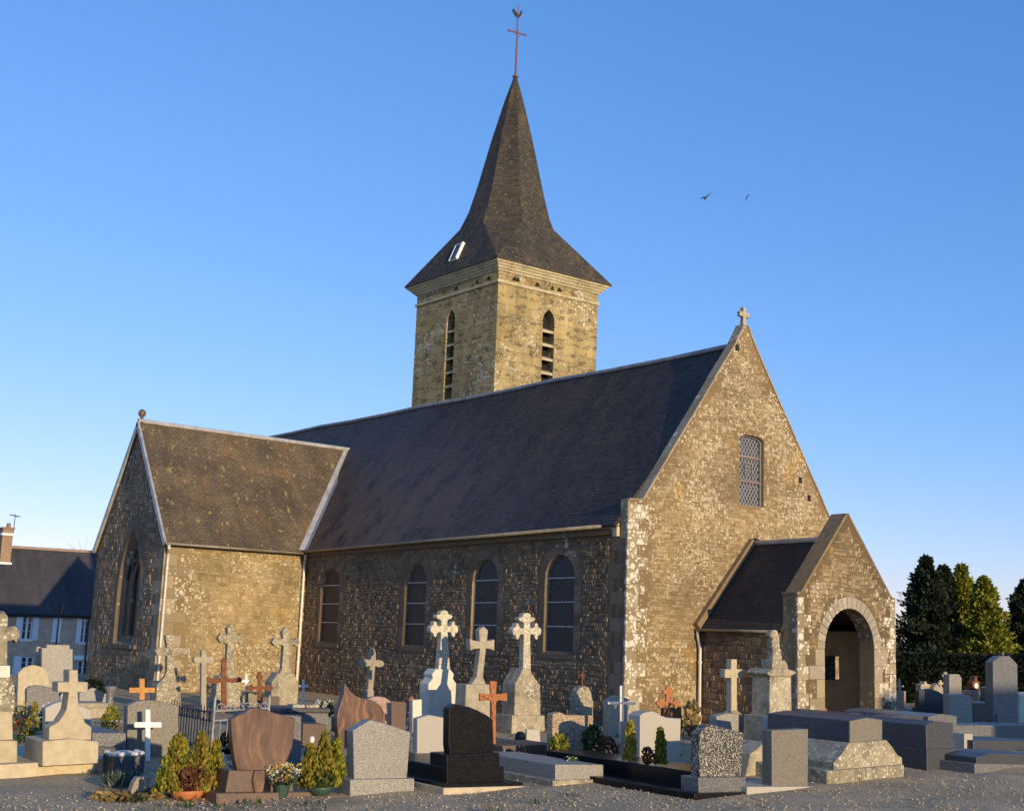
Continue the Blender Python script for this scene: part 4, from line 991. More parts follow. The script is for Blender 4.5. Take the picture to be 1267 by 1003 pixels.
def figure(name, label, cat, px, py, h, mat, prof, group=None, z=0.0):
    st = Site(px, py, z); bm = bmesh.new(); H = h*st.k; lathe(bm, [(r*H, t*H) for r, t in prof], (0, 0, 0), 14)
    return tag(finish(name, bm, mat, None, st.o, smooth=True), label, cat, group)
URN = [(.16, 0), (.18, .06), (.09, .12), (.07, .2), (.14, .32), (.22, .5), (.25, .68), (.18, .8), (.2, .86), (.17, .9), (.1, 1.0)]
VIRGIN = [(.16, 0), (.17, .05), (.13, .12), (.15, .35), (.17, .55), (.12, .7), (.07, .76), (.095, .84), (.1, .92), (.05, 1.0)]
figure('flower_urn', 'tall dark stone urn with pale ribs before the table tomb', 'urn', 134, 887, 38, 'granitedark', [(.14, 0), (.16, .06), (.1, .14), (.09, .3), (.13, .45), (.1, .6), (.15, .85), (.19, .95), (.17, 1.0)])
figure('statuette', 'tiny white statuette beside the arm of the sandstone cross', 'statue', 75.5, 905, 48, 'ivory', VIRGIN)
plant('yew_bush', 'dark clipped bush left of the church corner', 'bush', 113, 870, 34, 26, 'hedge', dens=900, s=.10, shape='ball')
plant('dwarf_conifer', 'small yellow green conifer in the flower bed at the far left', 'shrub', 38, 918, 18, 46, 'olive', dens=350, s=.06)
plant('dwarf_conifer', 'spreading golden conifer left of the grey stele with white cross', 'shrub', 136, 906, 24, 28, 'goldconifer', dens=420, s=.07, shape='ball')
flowers('flower_pot', 'pot of yellow flowers at the far left', 'flowers', 22, 905, 16, 36, ['petal_yellow'], n=26)
flowers('flower_pot', 'pot of dark red flowers below the yellow ones', 'flowers', 26, 918, 18, 30, ['petal_red'], n=22)
flowers('flower_pot', 'small white flowers before the low dark stone', 'flowers', 54, 904, 14, 34, ['petal_white'], n=16)
flowers('flower_pot', 'pink and white heather row in front of the golden conifer', 'flowers', 132, 914, 36, 22, ['petal_pink', 'petal_white'], n=44, s=.03)
mono('grave_slab', 'dark granite grave slab with pale kerb left of the grey stele with white cross', 'grave slab', (140, 945), [
    ('slab', 'granitedark', [(114, 922), (156, 926), (156, 906), (114, 906)], 2.6, .3), ('slab_base', 'bluegranite', [(112, None), (160, None), (160, 926), (112, 922)], 3.0, .2)])
mono('wooden_cross', 'varnished orange wooden cross behind the grey stele', 'cross', (176, 884), [('cross', 'orangewood', latin(176, 839, 853.5, 16, 6.5, None), .05)], 'small grave crosses')
mono('headstone', 'grey granite stele with a low gabled top behind the plain white cross', 'headstone', (187, 937), [
    ('stele', 'dimgranite', cv('A', [(707, None), (710, 416), (760, 392), (800, 386), (850, 386), (910, 394), (996, 420), (988, None)]), .20)])
mono('grave_cross', 'plain bright white cross standing before the grey stele', 'cross', (183, 941), [('cross', 'white', cv('A', latin(824, 437, 523, 76, 28, None, 31)), .05)])
# block with pale pebbles
st = Site(157, 958); bm = bmesh.new(); a = st.at(139, 958).x; b = st.at(178, 958).x; box(bm, (a, 0, -.03), (b, .5, .27))
tag(finish('planter_block', bm, 'bluegranite', None, st.o, bevel=.015), 'low grey stone block topped with pebbles at the foot of the white cross', 'planter')
bm = bmesh.new()
for i in range(26):
    p = Vector((a+rng.random()*(b-a), rng.uniform(.03, .47), .27+rng.uniform(0.01, .03))); mm = Matrix.Translation(p) @ Matrix.Rotation(rng.uniform(0, 3), 4, 'Z') @ Matrix.Diagonal((rng.uniform(.05, .09), rng.uniform(.04, .07), .04, 1))
    bmesh.ops.create_icosphere(bm, subdivisions=2, radius=1, matrix=mm)
tag(finish('pebbles', bm, 'pebble', None, st.o, smooth=True, uv=False), 'pale pebbles lying on the low block', 'pebbles', kind='stuff')
# clumps on the gravel
def tuft(name, label, cat, px, py, wpx, hpx, mat, n, s, up_=.8, wdt=.12, cat_group=None):
    st = Site(px, py); r, h = wpx*st.k/2, hpx*st.k; bm = bmesh.new()
    for i in range(n):
        a = rng.uniform(0, 6.283); q = r*math.sqrt(rng.random()); p = Vector((q*math.cos(a), q*math.sin(a)*.8, rng.uniform(0, h*.35)))
        d = Vector((math.cos(a)*(1-up_)*1.6, math.sin(a)*(1-up_)*1.6, up_))+rv()*.3; leaf(bm, p, d, h*rng.uniform(.5, 1)*s, wdt)
    return tag(finish(name, bm, mat, None, st.o, recalc=False, uv=False), label, cat)
tuft('grass_tuft', 'blue green tuft of grassy leaves on the gravel by the kerb end', 'plant', 149, 973, 34, 18, 'bluegrass', 420, 1.0)
tuft('dead_fern', 'heap of dry straw coloured fern on the gravel in front', 'dead leaves', 163, 987, 76, 12, 'deadfern', 700, 1.5, .25, .2)
mono('rock_fragment', 'flat broken stone leaning in the dry fern', 'stone', (174, 984), [('stone', 'plantstone', [(160, None), (166, 968), (171, 961), (188, 960), (184, 972), (180, None)], .16, 0, .02)])
# terracotta bowl
def potted(name, label, px, py, wpx, potpx, potmat, bushes, mound=None):
    st = Site(px, py); k = st.k; r = wpx*k/2; hp = potpx*k
    root = empty(name, st.o, label, 'potted plant')
    bm = bmesh.new(); lathe(bm, [(r*.55, 0), (r*.8, hp*.35), (r*.95, hp*.75), (r, hp), (r*.97, hp*1.06), (r*.88, hp*1.05), (r*.84, hp*.8)], (0, 0, 0), 20); finish('bowl', bm, potmat, root, smooth=True)
    bm = bmesh.new(); lathe(bm, [(r*.86, hp*.7), (r*.86, hp*.86), (r*.4, hp*.98)], (0, 0, 0), 16); finish('soil', bm, 'soil', root)
    for (dx, dy, w_, h_, mat, n, s) in bushes:
        bm = bmesh.new(); bush(bm, (dx*k, dy*k, hp*.8), w_*k/2, h_*k, n, s, .8, .3); finish('conifer', bm, mat, root, recalc=False, uv=False)
    if mound:
        bm = bmesh.new(); bush(bm, (0, -r*.3, hp*.8), r*1.05, mound[1]*k, mound[2], .06, .7, .3, 'ball'); finish('heather', bm, mound[0], root, recalc=False, uv=False)
potted('plant_bowl', 'terracotta bowl of olive conifers and brown heather at the edge of the gravel', 231, 990, 42, 13, 'terracotta', [(-16, 4, 34, 66, 'olive', 1000, .07), (12, -2, 38, 68, 'olive', 1200, .07), (34, 6, 32, 56, 'olive', 800, .07), (-6, 10, 30, 58, 'goldconifer', 700, .07), (-28, 2, 26, 42, 'goldconifer', 500, .06)], ('heather', 28, 900))
potted('plant_bowl', 'dark green plastic pot of olive conifers right of the shield stone', 396, 984, 32, 11, 'greenpot', [(2, 0, 30, 64, 'olive', 1100, .07), (-16, 2, 27, 50, 'olive', 700, .07), (20, 3, 28, 54, 'goldconifer', 700, .08), (-8, 8, 24, 46, 'goldconifer', 500, .06)], ('green', 16, 300))
# ------------------------------------------------------------------ crosses below the transept
G2 = 'old stone crosses below the transept'
mono('cross_monument', 'old stone cross with spearhead ends in front of the transept corner', 'grave monument', (209, 876), [
    ('pedestal', 'oldstone', cv('B', [(50, None), (58, 365), (75, 340), (158, 340), (178, 365), (186, None)]), .45, 0, .02),
    ('cross', 'oldstone', cv('B', [(78, 340), (98, 318), (108, 295), (111, 212), (90, 206), (62, 210), (50, 186), (62, 166), (92, 170), (111, 166), (105, 130), (104, 108), (128, 98), (152, 108), (150, 130), (147, 166), (190, 170), (216, 166), (232, 184), (222, 212), (186, 206), (147, 212), (149, 295), (156, 318), (160, 340)]), .16, .13)], G2)
mono('grave_cross', 'thin plain concrete cross with a pointed head beside the rusty cross', 'cross', (253, 889), [('cross', 'concrete', cv('B', latin(299, 186, 231, 46, 26, None, 32, 1.0, 8)), .11)], G2)
mono('cross_monument', 'middle stone cross with round pointed arms on a lichened block by the transept', 'grave monument', (286, 874), [
    ('pedestal', 'oldstone', cv('B', [(358, None), (364, 335), (384, 312), (466, 312), (486, 345), (492, None)]), .4, 0, .02),
    ('cross', 'oldstone', cv('B', [(380, 312), (392, 300), (412, 285), (419, 150), (400, 142), (386, 148), (370, 121), (386, 95), (402, 101), (420, 98), (416, 66), (436, 50), (456, 64), (456, 100), (474, 105), (492, 96), (508, 121), (494, 150), (474, 141), (455, 148), (452, 280), (464, 300), (467, 312)]), .16, .1)], G2)
mono('cross_monument', 'lichened stone cross on a shouldered pedestal next to the white downpipe', 'grave monument', (353, 879), [
    ('pedestal', 'limestone', cv('B', [(640, None), (646, 345), (682, 296), (760, 300), (782, 345), (776, None)]), .45, 0, .02),
    ('cross', 'limestone', cv('B', [(688, 298), (698, 278), (706, 160), (682, 152), (660, 162), (646, 140), (660, 118), (682, 126), (704, 122), (700, 84), (718, 66), (736, 82), (736, 122), (756, 128), (778, 118), (790, 140), (778, 164), (756, 152), (736, 158), (735, 270), (752, 298)]), .17, .12)], G2)
G3 = 'rusty iron crosses'
mono('iron_cross', 'tall dark rusty iron cross with wide flat arms left of the shield stone', 'cross', (278, 882), [('cross', 'rust', cv('B', [(386, None), (390, 440), (390, 345), (350, 352), (318, 346), (306, 330), (320, 318), (350, 326), (388, 322), (389, 228), (402, 218), (415, 230), (415, 322), (450, 326), (486, 318), (498, 330), (486, 344), (450, 348), (414, 344), (416, 440), (422, None)]), .06)], G3)
mono('iron_cross', 'smaller rusty iron cross with rounded arm ends behind the shield stone', 'cross', (322, 886), [('cross', 'rust', cv('B', trefoil(585, 292, 374, 66, 17, None, 20, .9)), .05)], G3)
mono('grave_cross', 'tiny white iron cross between two rusty crosses', 'cross', (305, 874), [('cross', 'white', cv('B', latin(516, 308, 340, 22, 11, None, 12)), .03)], 'small white crosses')
mono('grave_cross', 'small white iron cross beside the white downpipe in the church corner', 'cross', (376, 874), [('cross', 'white', cv('B', latin(808, 330, 365, 24, 11, None, 12)), .03)], 'small white crosses')
mono('headstone', 'rough grey stone with a rounded top behind the smaller rusty cross', 'headstone', (309, 883), [('stele', 'oldstone', cv('B', [(496, None), (498, 420), (515, 400), (540, 392), (565, 402), (590, 425), (595, None)]), .2, 0, .02)])
mono('headstone', 'small brown granite block with a straight top behind the shield stone', 'headstone', (335, 890), [('stele', 'granitebrown', cv('B', [(600, None), (600, 420), (685, 418), (685, None)]), .15)])
# iron railing round a grave
P0 = ground(220, 930); P1 = ground(259, 937); P2 = ground(308, 926)
u = (P0-P1).normalized(); v_ = Vector((1, 0, 0))
rail = empty('iron_railing', P1, 'black iron railing with scrolled top round a grave beside the grey stele', 'railing')
bm = bmesh.new(); L0 = 1.9
tube(bm, [(0, 0, .16), (0, L0, .16)], .014, 6); tube(bm, [(0, 0, .62), (0, L0, .62)], .014, 6); tube(bm, [(0, 0, .76), (0, L0, .76)], .016, 6)
finish('rails', bm, 'iron', rail)
for i in range(16):
    bm = bmesh.new(); y = L0*i/15; tube(bm, [(0, y, .0), (0, y, .82), (0, y, .88)], [.010, .010, .003], 6); finish('bar', bm, 'iron', rail)
for i in range(7):
    bm = bmesh.new(); y = L0*(i*2+1)/15; tube(bm, [(0, y+.06*math.cos(t*.6), .69+.06*math.sin(t*.6)) for t in range(11)], .008, 5); finish('scroll', bm, 'iron', rail)
rail2 = empty('iron_gate', P1+Vector((.02, -.01, 0)), 'pale weathered iron grave gate with ornate scrolls left of the shield stone', 'gate')
bm = bmesh.new(); wd = 1.0
for z in (.14, .62, .78): tube(bm, [(0, 0, z), (wd, 0, z+.03)], .018, 6)
for x in (0, wd): tube(bm, [(x, 0, 0), (x, 0, .98), (x, 0, 1.05)], [.022, .022, .004], 8)
finish('gate_frame', bm, 'paleiron', rail2)
for i in range(1, 8):
    bm = bmesh.new(); x = wd*i/8; tube(bm, [(x, 0, .14), (x, 0, .64)], .009, 6); finish('bar', bm, 'paleiron', rail2)
for i in range(6):
    bm = bmesh.new(); c = .1+.16*i; tube(bm, [(c+(.085-.006*t)*math.cos(t*.7), 0, .84+(.085-.006*t)*math.sin(t*.7)) for t in range(11)], .011, 6); finish('scroll', bm, 'paleiron', rail2)
mono('tomb_kerb', 'low lichened stone kerb of the railed grave', 'grave kerb', (259, 942), [('kerb', 'oldstone', [(257, None), (312, None), (312, 933), (257, 934)], .12, 0), ('kerb_side', 'oldstone', [(255, None), (258, None), (258, 934), (255, 934)], 2.3, .13)])
plant('yew_bush', 'dark low bush in the shade inside the railed grave', 'bush', 282, 935, 30, 24, 'hedge', dens=500, s=.08, shape='ball')
mono('stone_figure', 'small pale pointed stone at the foot of the railing', 'stone', (279, 950), [('stone', 'whitestone', [(273, None), (275, 938), (277, 930), (280, 938), (284, None)], .1)])
# shield stone
mono('headstone', 'veined red granite shield-shaped headstone on a stepped base', 'headstone', (322, 990), [
    ('slab', 'granitebrown', [(268, None), (394, None), (394, 979), (268, 981)], 1.5, 0),
    ('base', 'granitebrown', cv('B', [(408, 908), (580, 905), (610, 860), (612, 795), (428, 795)]), .35, .10),
    ('base_block', 'granitebrown', cv('B', [(640, 906), (756, 904), (752, 786), (660, 790), (645, 850)]), .3, .12),
    ('stele', 'redvein', cv('B', [(470, 798), (700, 798), (728, 735), (750, 680), (762, 600), (764, 526), (720, 517), (680, 508), (645, 496), (615, 484), (590, 476), (560, 473), (535, 478), (515, 497), (478, 512), (438, 532), (440, 600), (446, 670), (456, 740)]), .13, .17, .018),
    ('stele_foot', 'redvein', cv('B', [(560, 910), (600, 906), (612, 850), (590, 796), (560, 796), (548, 850)]), .10, .05)])
mono('headstone', 'grey stele with a straight top half hidden behind the shield stone', 'headstone', (355, 952), [('stele', 'granitedark', cv('B', [(690, None), (690, 512), (797, 516), (795, None)]), .14)])
flowers('flower_pot', 'round bouquet of cream and white flowers at the foot of the shield stone', 'flowers', 348, 987, 38, 40, ['petal_cream', 'petal_white', 'petal_yellow'], pot='greenpot', n=90, s=.035)
# dark tomb with stone blocks and flowers near the downpipe
mono('table_tomb', 'low dark slab tomb with stone blocks on top near the downpipe', 'tomb', (378, 908), [
    ('slab', 'bluegranite', cv('B', [(690, 500), (945, 500), (945, 478), (690, 478)]), 1.1, 0), ('slab_base', 'granitedark', cv('B', [(700, None), (935, None), (935, 502), (700, 502)]), 1.0, .05),
    ('stone_block', 'limestone', cv('B', [(755, 480), (815, 480), (815, 460), (755, 458)]), .3, .2), ('stone_block', 'limestone', cv('B', [(822, 480), (888, 480), (888, 458), (822, 462)]), .3, .2)])
flowers('flower_pot', 'white flowers on the low dark slab tomb near the downpipe', 'flowers', 402, 888, 26, 22, ['petal_white', 'petal_cream'], z=.25, n=50, s=.05)
mono('grave_slab', 'low reddish stone slab in front of the dark slab tomb', 'grave slab', (392, 925), [('slab', 'granitebrown', cv('B', [(800, None), (930, None), (925, 560), (806, 556)]), .5)])
figure('statuette', 'small grey white statuette pair behind the green potted conifers', 'statue', 384, 945, 34, 'ivory', VIRGIN)
# flame stone group
mono('headstone', 'reddish granite headstone shaped like a flame with one curved point', 'headstone', (430, 925), [
    ('stele', 'redvein', cv('C', [(82, None), (66, 600), (66, 560), (74, 520), (86, 490), (96, 455), (102, 395), (112, 412), (130, 438), (160, 462), (190, 473), (222, 478), (250, 488), (275, 510), (292, 545), (296, None)]), .16, 0, .015)])
mono('headstone', 'rounded pinkish headstone behind the flame-shaped stone', 'headstone', (472, 912), [('stele', 'granitepink', cv('C', [(205, None), (205, 480), (235, 464), (265, 462), (295, 468), (320, 486), (318, None)]), .16)])
mono('headstone', 'plain brown granite block right of the rounded pinkish headstone', 'headstone', (491, 908), [('stele', 'granitebrown', cv('C', [(322, None), (322, 484), (390, 488), (392, None)]), .18)])
mono('grave_cross', 'slender concrete cross with ogee ends against the nave wall', 'cross', (461, 884), [('cross', 'concrete', cv('C', [(196, None), (200, 440), (210, 430), (222, 318), (205, 322), (186, 320), (174, 305), (186, 290), (205, 287), (222, 290), (222, 255), (228, 240), (236, 232), (244, 242), (249, 260), (249, 292), (266, 290), (280, 294), (290, 308), (280, 322), (262, 324), (246, 320), (236, 430), (240, 440), (236, None)]), .13)])
lan_st = Site(507, 903); k = lan_st.k
lr = empty('grave_lantern', lan_st.o, 'small copper lantern on a thin stand right of the brown granite block', 'lantern')
bm = bmesh.new(); lathe(bm, [(.07, .42), (.1, .44), (.1, .6), (.13, .62), (.06, .7), (.02, .76)], (0, 0, 0), 8); finish('lamp', bm, 'redrust', lr)
for i in range(4):
    bm = bmesh.new(); a = .785+i*1.571; tube(bm, [(.10*math.cos(a), .10*math.sin(a), 0), (.08*math.cos(a), .08*math.sin(a), .43)], .012, 6); finish('leg', bm, 'rust', lr)
mono('headstone', 'small white block stone between lantern and whitened monument', 'headstone', (517, 905), [('stele', 'whitestone', cv('C', [(422, None), (422, 480), (465, 476), (467, None)]), .15)])
# ------------------------------------------------------------------ the three great crosses along the nave
mono('cross_monument', 'tall whitened monument with shouldered pedestal under a three-lobed cross', 'grave monument', (546, 901), [
    ('base', 'whitestone', cv('C', [(487, None), (640, None), (636, 548), (490, 552)]), .55, -.05),
    ('pedestal', 'whitestone', cv('C', [(496, 555), (624, 552), (628, 400), (612, 376), (618, 358), (600, 333), (532, 333), (514, 358), (518, 378), (497, 402)]), .40, .05, .02),
    ('cross', 'trefoil', cv('C', trefoil(572, 58, 145, 64, 29, 334, 54)), .17, .14)])
mono('cross_monument', 'plain grey stone cross with flared ends beside the whitened monument', 'grave monument', (597, 908), [
    ('pedestal', 'concrete', cv('C', [(662, None), (672, 470), (676, 405), (790, 405), (794, 470), (800, None)]), .42, 0, .02),
    ('cross', 'concrete', cv('C', [(700, 405), (724, 370), (741, 236), (716, 237), (694, 246), (692, 190), (714, 199), (739, 202), (736, 150), (757, 132), (778, 150), (773, 200), (790, 199), (808, 193), (808, 247), (788, 238), (768, 236), (754, 370), (768, 405)]), .17, .14)])
mono('cross_monument', 'lichened monument with three-lobed cross and bottle-shaped pedestal', 'grave monument', (655, 906), [
    ('base', 'limestone', cv('C', [(888, None), (1046, None), (1044, 552), (892, 550)]), .6, 0),
    ('pedestal', 'limestone', cv('C', [(902, 552), (1026, 554), (1024, 408), (1004, 382), (984, 352), (978, 330), (942, 330), (934, 352), (918, 382), (906, 405)]), .5, .12, .02),
    ('cross', 'trefoil', cv('C', trefoil(962, 70, 155, 66, 30, 332, 36)), .18, .26)])
figure('plaque_stone', 'small round dark plaque at the foot of the bottle-shaped monument', 'plaque', 643, 921, 16, 'black', [(.45, 0), (.45, .2), (.38, .8), (.2, 1.0)])
mono('plaque_stone', 'small white plaque stone at the foot of the bottle-shaped monument', 'plaque', (660, 921), [('plaque', 'granitepale', cv('C', [(958, None), (962, 616), (1022, 618), (1026, None)]), .06)])
mono('grave_slab', 'brown granite grave slab before the bottle-shaped monument', 'grave slab', (650, 935), [('slab', 'granitebrown', [(622, None), (690, None), (690, 920), (622, 922)], 1.0)])
# crucifix
cs = mono('crucifix', 'orange rusty iron crucifix behind the black granite headstone', 'cross', (612, 934), [
    ('cross', 'redrust', cv('C', latin(804, 390, 465, 64, 24, None, 28, 1.35)), .05),
    ('christ_figure', 'redrust', cv('C', [(800, 560), (810, 560), (814, 520), (816, 490), (830, 474), (852, 462), (850, 456), (828, 462), (812, 468), (810, 452), (800, 452), (798, 468), (782, 462), (758, 456), (756, 462), (780, 474), (794, 490), (795, 520)]), .03, -.03, .004)])
# ------------------------------------------------------------------ front row
mono('headstone', 'light grey granite headstone with gabled top at the front of the gravel', 'headstone', (474, 982), [
    ('base', 'granite', cv('C', [(128, None), (430, None), (430, 848), (128, 854)]), .42, 0),
    ('stele', 'granite', cv('C', [(146, 856), (395, 850), (412, 631), (300, 592), (222, 572), (141, 622)]), .2, .1)])
mono('headstone', 'small pale granite headstone with curved foot left of the black one', 'headstone', (535, 942), [
    ('stele', 'granitepale', cv('C', [(440, None), (443, 720), (444, 566), (500, 549), (575, 563), (580, 700), (602, 740), (602, None)]), .15)])
mono('headstone', 'polished black granite headstone with a slanted stepped top', 'headstone', (600, 979), [
    ('kerb', 'sandstone', cv('C', [(568, None), (946, None), (946, 884), (568, 893)]), 2.3, 0),
    ('slab', 'black', cv('C', [(572, 893), (944, 882), (944, 866), (572, 872)]), 2.2, .03),
    ('base', 'black', cv('C', [(584, 872), (853, 866), (853, 788), (584, 795)]), 2.0, .14),
    ('upper_base', 'black', cv('C', [(584, 797), (832, 790), (832, 726), (584, 736)]), .45, .16),
    ('stele', 'black', cv('C', [(598, 736), (782, 728), (806, 722), (800, 570), (772, 550), (730, 528), (690, 512), (625, 497), (594, 516), (592, 690)]), .16, .24)])
mono('grave_slab', 'long grey granite slab tomb with a pale end behind the black headstone', 'tomb', (708, 971), [
    ('kerb', 'limestone', [(684, None), (770, None), (770, 963), (684, 965)], 2.6, 0),
    ('slab', 'granite', cv('D', [(195, 848), (440, 848), (440, 766), (195, 764)]), 2.2, .08)])
rs = mono('headstone', 'rough rock-faced pink granite headstone on the slab tomb', 'headstone', (709, 938), [
    ('stele', 'roughpink', cv('D', [(180, None), (181, 540), (184, 507), (200, 503), (215, 497), (232, 502), (250, 511), (275, 514), (300, 511), (330, 517), (360, 512), (390, 516), (388, None)]), .18, 0, .02)])
mono('headstone', 'narrow old stone with arched top and rusty cross against the nave', 'headstone', (723, 902), [
    ('stele', 'oldstone', cv('D', [(296, None), (297, 440), (302, 425), (306, 395), (320, 372), (344, 362), (366, 372), (378, 395), (382, 425), (388, 440), (388, None)]), .22, 0, .015),
    ('iron_cross', 'rust', cv('D', latin(333, 288, 310, 14, 6, 366, 6)), .03, .08, .002)])
mono('headstone', 'brown stone with a blunt pointed top behind the steel cross', 'headstone', (774, 910), [('stele', 'concrete', cv('D', [(470, None), (470, 440), (515, 412), (570, 430), (625, 445), (624, None)]), .22)])
ch = mono('steel_cross', 'shiny polished steel cross with hanging leaf tips', 'cross', (770, 944), [
    ('cross', 'chrome', cv('D', latin(537, 362, 452, 70, 17, None, 15, 1.0)), .05, 0, .01), ('leaf_tip', 'chrome', cv('D', [(496, 462), (510, 462), (503, 486)]), .02, -.01, .002), ('leaf_tip', 'chrome', cv('D', [(562, 462), (576, 462), (569, 486)]), .02, -.01, .002)])
plant('dwarf_conifer', 'bright golden columnar conifer beside the steel cross', 'shrub', 779, 943, 17, 46, 'yellowleaf', z=.3, dens=800, s=.055)
plant('dwarf_conifer', 'slim green columnar conifer in front of the pale wavy headstone', 'shrub', 817, 947, 17, 42, 'goldconifer', z=.3, dens=700, s=.06)
plant('dwarf_conifer', 'low spreading olive conifer in front of the rough pink headstone', 'shrub', 691, 943, 26, 30, 'goldconifer', dens=520, s=.07, shape='ball')
plant('box_bush', 'dark leafy bush right of the rough pink headstone', 'bush', 733, 940, 28, 38, 'green', dens=700, s=.07, shape='ball')
plant('heather_clump', 'brown heather clump between bush and steel cross', 'bush', 751, 946, 30, 30, 'heather', dens=600, s=.06, shape='ball')
plant('heather_clump', 'pale brown heather before the pale wavy headstone', 'bush', 801, 948, 16, 20, 'heather', z=.3, dens=300, s=.05, shape='ball')
flowers('flower_pot', 'small cream dried flowers on the slab tomb', 'flowers', 706, 945, 16, 8, ['petal_cream', 'petal_white'], z=.2, n=20, s=.03)
mono('headstone', 'pale speckled granite headstone with a wave-shaped top', 'headstone', (816, 954), [('stele', 'granitepale', cv('D', [(626, None), (628, 514), (650, 500), (690, 492), (712, 500), (735, 515), (765, 526), (800, 529), (836, 530), (828, None)]), .3)])
mono('iron_cross', 'ornate rusty iron cross with lobed arms against the lit gable', 'cross', (826, 909), [('cross', 'redrust', cv('D', trefoil(772, 366, 452, 58, 20, None, 14, 1.25)), .05),
    ('scroll', 'rust', cv('D', [(755, 520), (764, 520), (768, 480), (760, 474), (748, 492)]), .03, 0, .003), ('scroll', 'rust', cv('D', [(784, 520), (793, 520), (800, 492), (788, 474), (780, 480)]), .03, 0, .003)], G3)
mono('plaque_stone', 'black tilted plaque behind the ornate rusty cross', 'plaque', (832, 904), [('plaque', 'black', cv('D', [(742, None), (744, 476), (838, 470), (846, None)]), .08)])
mono('headstone', 'sparkling dark speckled granite headstone on a black slab at the front', 'headstone', (893, 987), [
    ('slab', 'black', cv('D', [(905, None), (1180, None), (1180, 905), (905, 912)]), 4.3, .02),
    ('base', 'granitedark', cv('D', [(928, 912), (1168, 904), (1168, 828), (926, 832)]), .36, .10),
    ('grave_bed', 'black', cv('D', [(930, 912), (1150, 908), (1150, 800), (930, 806)]), 3.6, .48),
    ('stele', 'speckled', cv('D', [(932, 832), (1146, 826), (1156, 602), (1110, 592), (1060, 578), (1015, 566), (985, 562), (955, 584), (930, 604)]), .18, .2, .015)])
mono('plaque_stone', 'tiny white plaque on the black slab beside the gravel', 'plaque', (757, 963), [('plaque', 'white', [(755, 956), (761, 955.5), (761, 953), (755, 953)], .03, 0, .003)])
mono('headstone', 'grey stele with small gabled top and a plain latin cross on a rock', 'headstone', (905, 936), [
    ('stele', 'granite', cv('E', [(22, None), (22, 378), (70, 366), (138, 378), (138, None)]), .2, 0),
    ('rock', 'oldstone', cv('E', [(80, 376), (86, 360), (100, 354), (118, 362), (134, 380)]), .22, .02, .02),
    ('cross', 'sandstone', cv('E', latin(93.5, 148, 206, 37, 23, 362, 35)), .14, .06)])
mono('headstone', 'low dark grey stele in the shade right of the latin cross', 'headstone', (932, 922), [('stele', 'granitedark', cv('E', [(140, None), (140, 390), (170, 388), (228, 388), (230, None)]), .2)])
mono('iron_railing', 'short dark iron stake beside the low grey stele', 'post', (933, 915), [('stake', 'iron', [(932, None), (932, 888), (934, 886), (935, 888), (935, None)], .03, 0, .004)])
# pedestal monument with a broken figure
pm_ = mono('pedestal_monument', 'square stone pedestal with moulded cap and a lichened broken figure', 'grave monument', (966, 938), [
    ('base', 'limestone', cv('E', [(225, None), (338, None), (335, 378), (228, 378)]), .6, -.05),
    ('pedestal', 'limestone', cv('E', [(236, 380), (326, 380), (324, 216), (238, 216)]), .45, .03),
    ('cap', 'limestone', cv('E', [(240, 217), (322, 217), (332, 210), (346, 205), (340, 196), (312, 188), (250, 188), (234, 198), (228, 206)]), .56, -.03),
    ('upper_block', 'oldstone', cv('E', [(249, 190), (312, 190), (310, 172), (300, 152), (249, 150)]), .3, .1),
    ('figure', 'oldstone', cv('E', [(250, 152), (290, 150), (284, 120), (279, 90), (278, 62), (272, 38), (262, 28), (248, 32), (240, 52), (244, 62), (252, 58), (248, 90), (252, 120)]), .16, .15, .05)])
mono('headstone', 'tiny pale gabled stone at the foot of the pedestal monument', 'headstone', (965, 948), [('stele', 'granitepale', cv('E', [(232, None), (233, 392), (266, 371), (328, 385), (328, None)]), .15)])
mono('headstone', 'plain square grey headstone on a thin pale slab at the front right', 'headstone', (978, 977), [
    ('slab', 'granitepale', cv('E', [(146, None), (480, None), (480, 662), (146, 664)]), .9, -.03),
    ('stele', 'dimgranite', cv('E', [(247, 664), (392, 660), (393, 430), (246, 436)]), .2, .08)])
mono('stone_kerb', 'curved pale stone shoulder of an old tomb left of the square headstone', 'tomb', (940, 958), [('stone', 'limestone', cv('E', [(140, None), (160, 530), (190, 510), (220, 480), (235, None)]), .8, 0, .02)])
# sarcophagi
mono('sarcophagus', 'old sarcophagus tomb with blue grey gabled lid on a flared lichened base', 'tomb', (1052, 968), [
    ('footing', 'oldstone', cv('E', [(470, None), (782, None), (782, 575), (470, 600)]), 1.85, 0, .02),
    ('base', 'limestone', cv('E', [(500, 600), (776, 580), (774, 545), (756, 535), (740, 510), (712, 474), (560, 486), (545, 510), (525, 540), (498, 565)]), 1.7, .08, .02),
    ('lid', 'bluegranite', cv('E', [(560, 488), (694, 474), (694, 392), (630, 382), (560, 396)]), 1.75, .12),
    ('lit_lid_end', 'dimgranite', cv('E', [(562, 486), (692, 473), (692, 394), (630, 385), (562, 398)]), .03, .085, .004)])  # paler plate puts the sunlight on the gabled end into the colour
mono('sarcophagus', 'blue grey granite chest tomb with a stepped gabled end right of the porch', 'tomb', (1168, 951), [
    ('base', 'bluegranite', cv('E', [(874, None), (1022, None), (1020, 508), (874, 512)]), 2.3, 0),
    ('chest', 'bluegranite', cv('E', [(872, 512), (992, 508), (990, 490), (980, 474), (980, 406), (905, 397), (870, 414), (872, 490)]), 2.2, .05)])
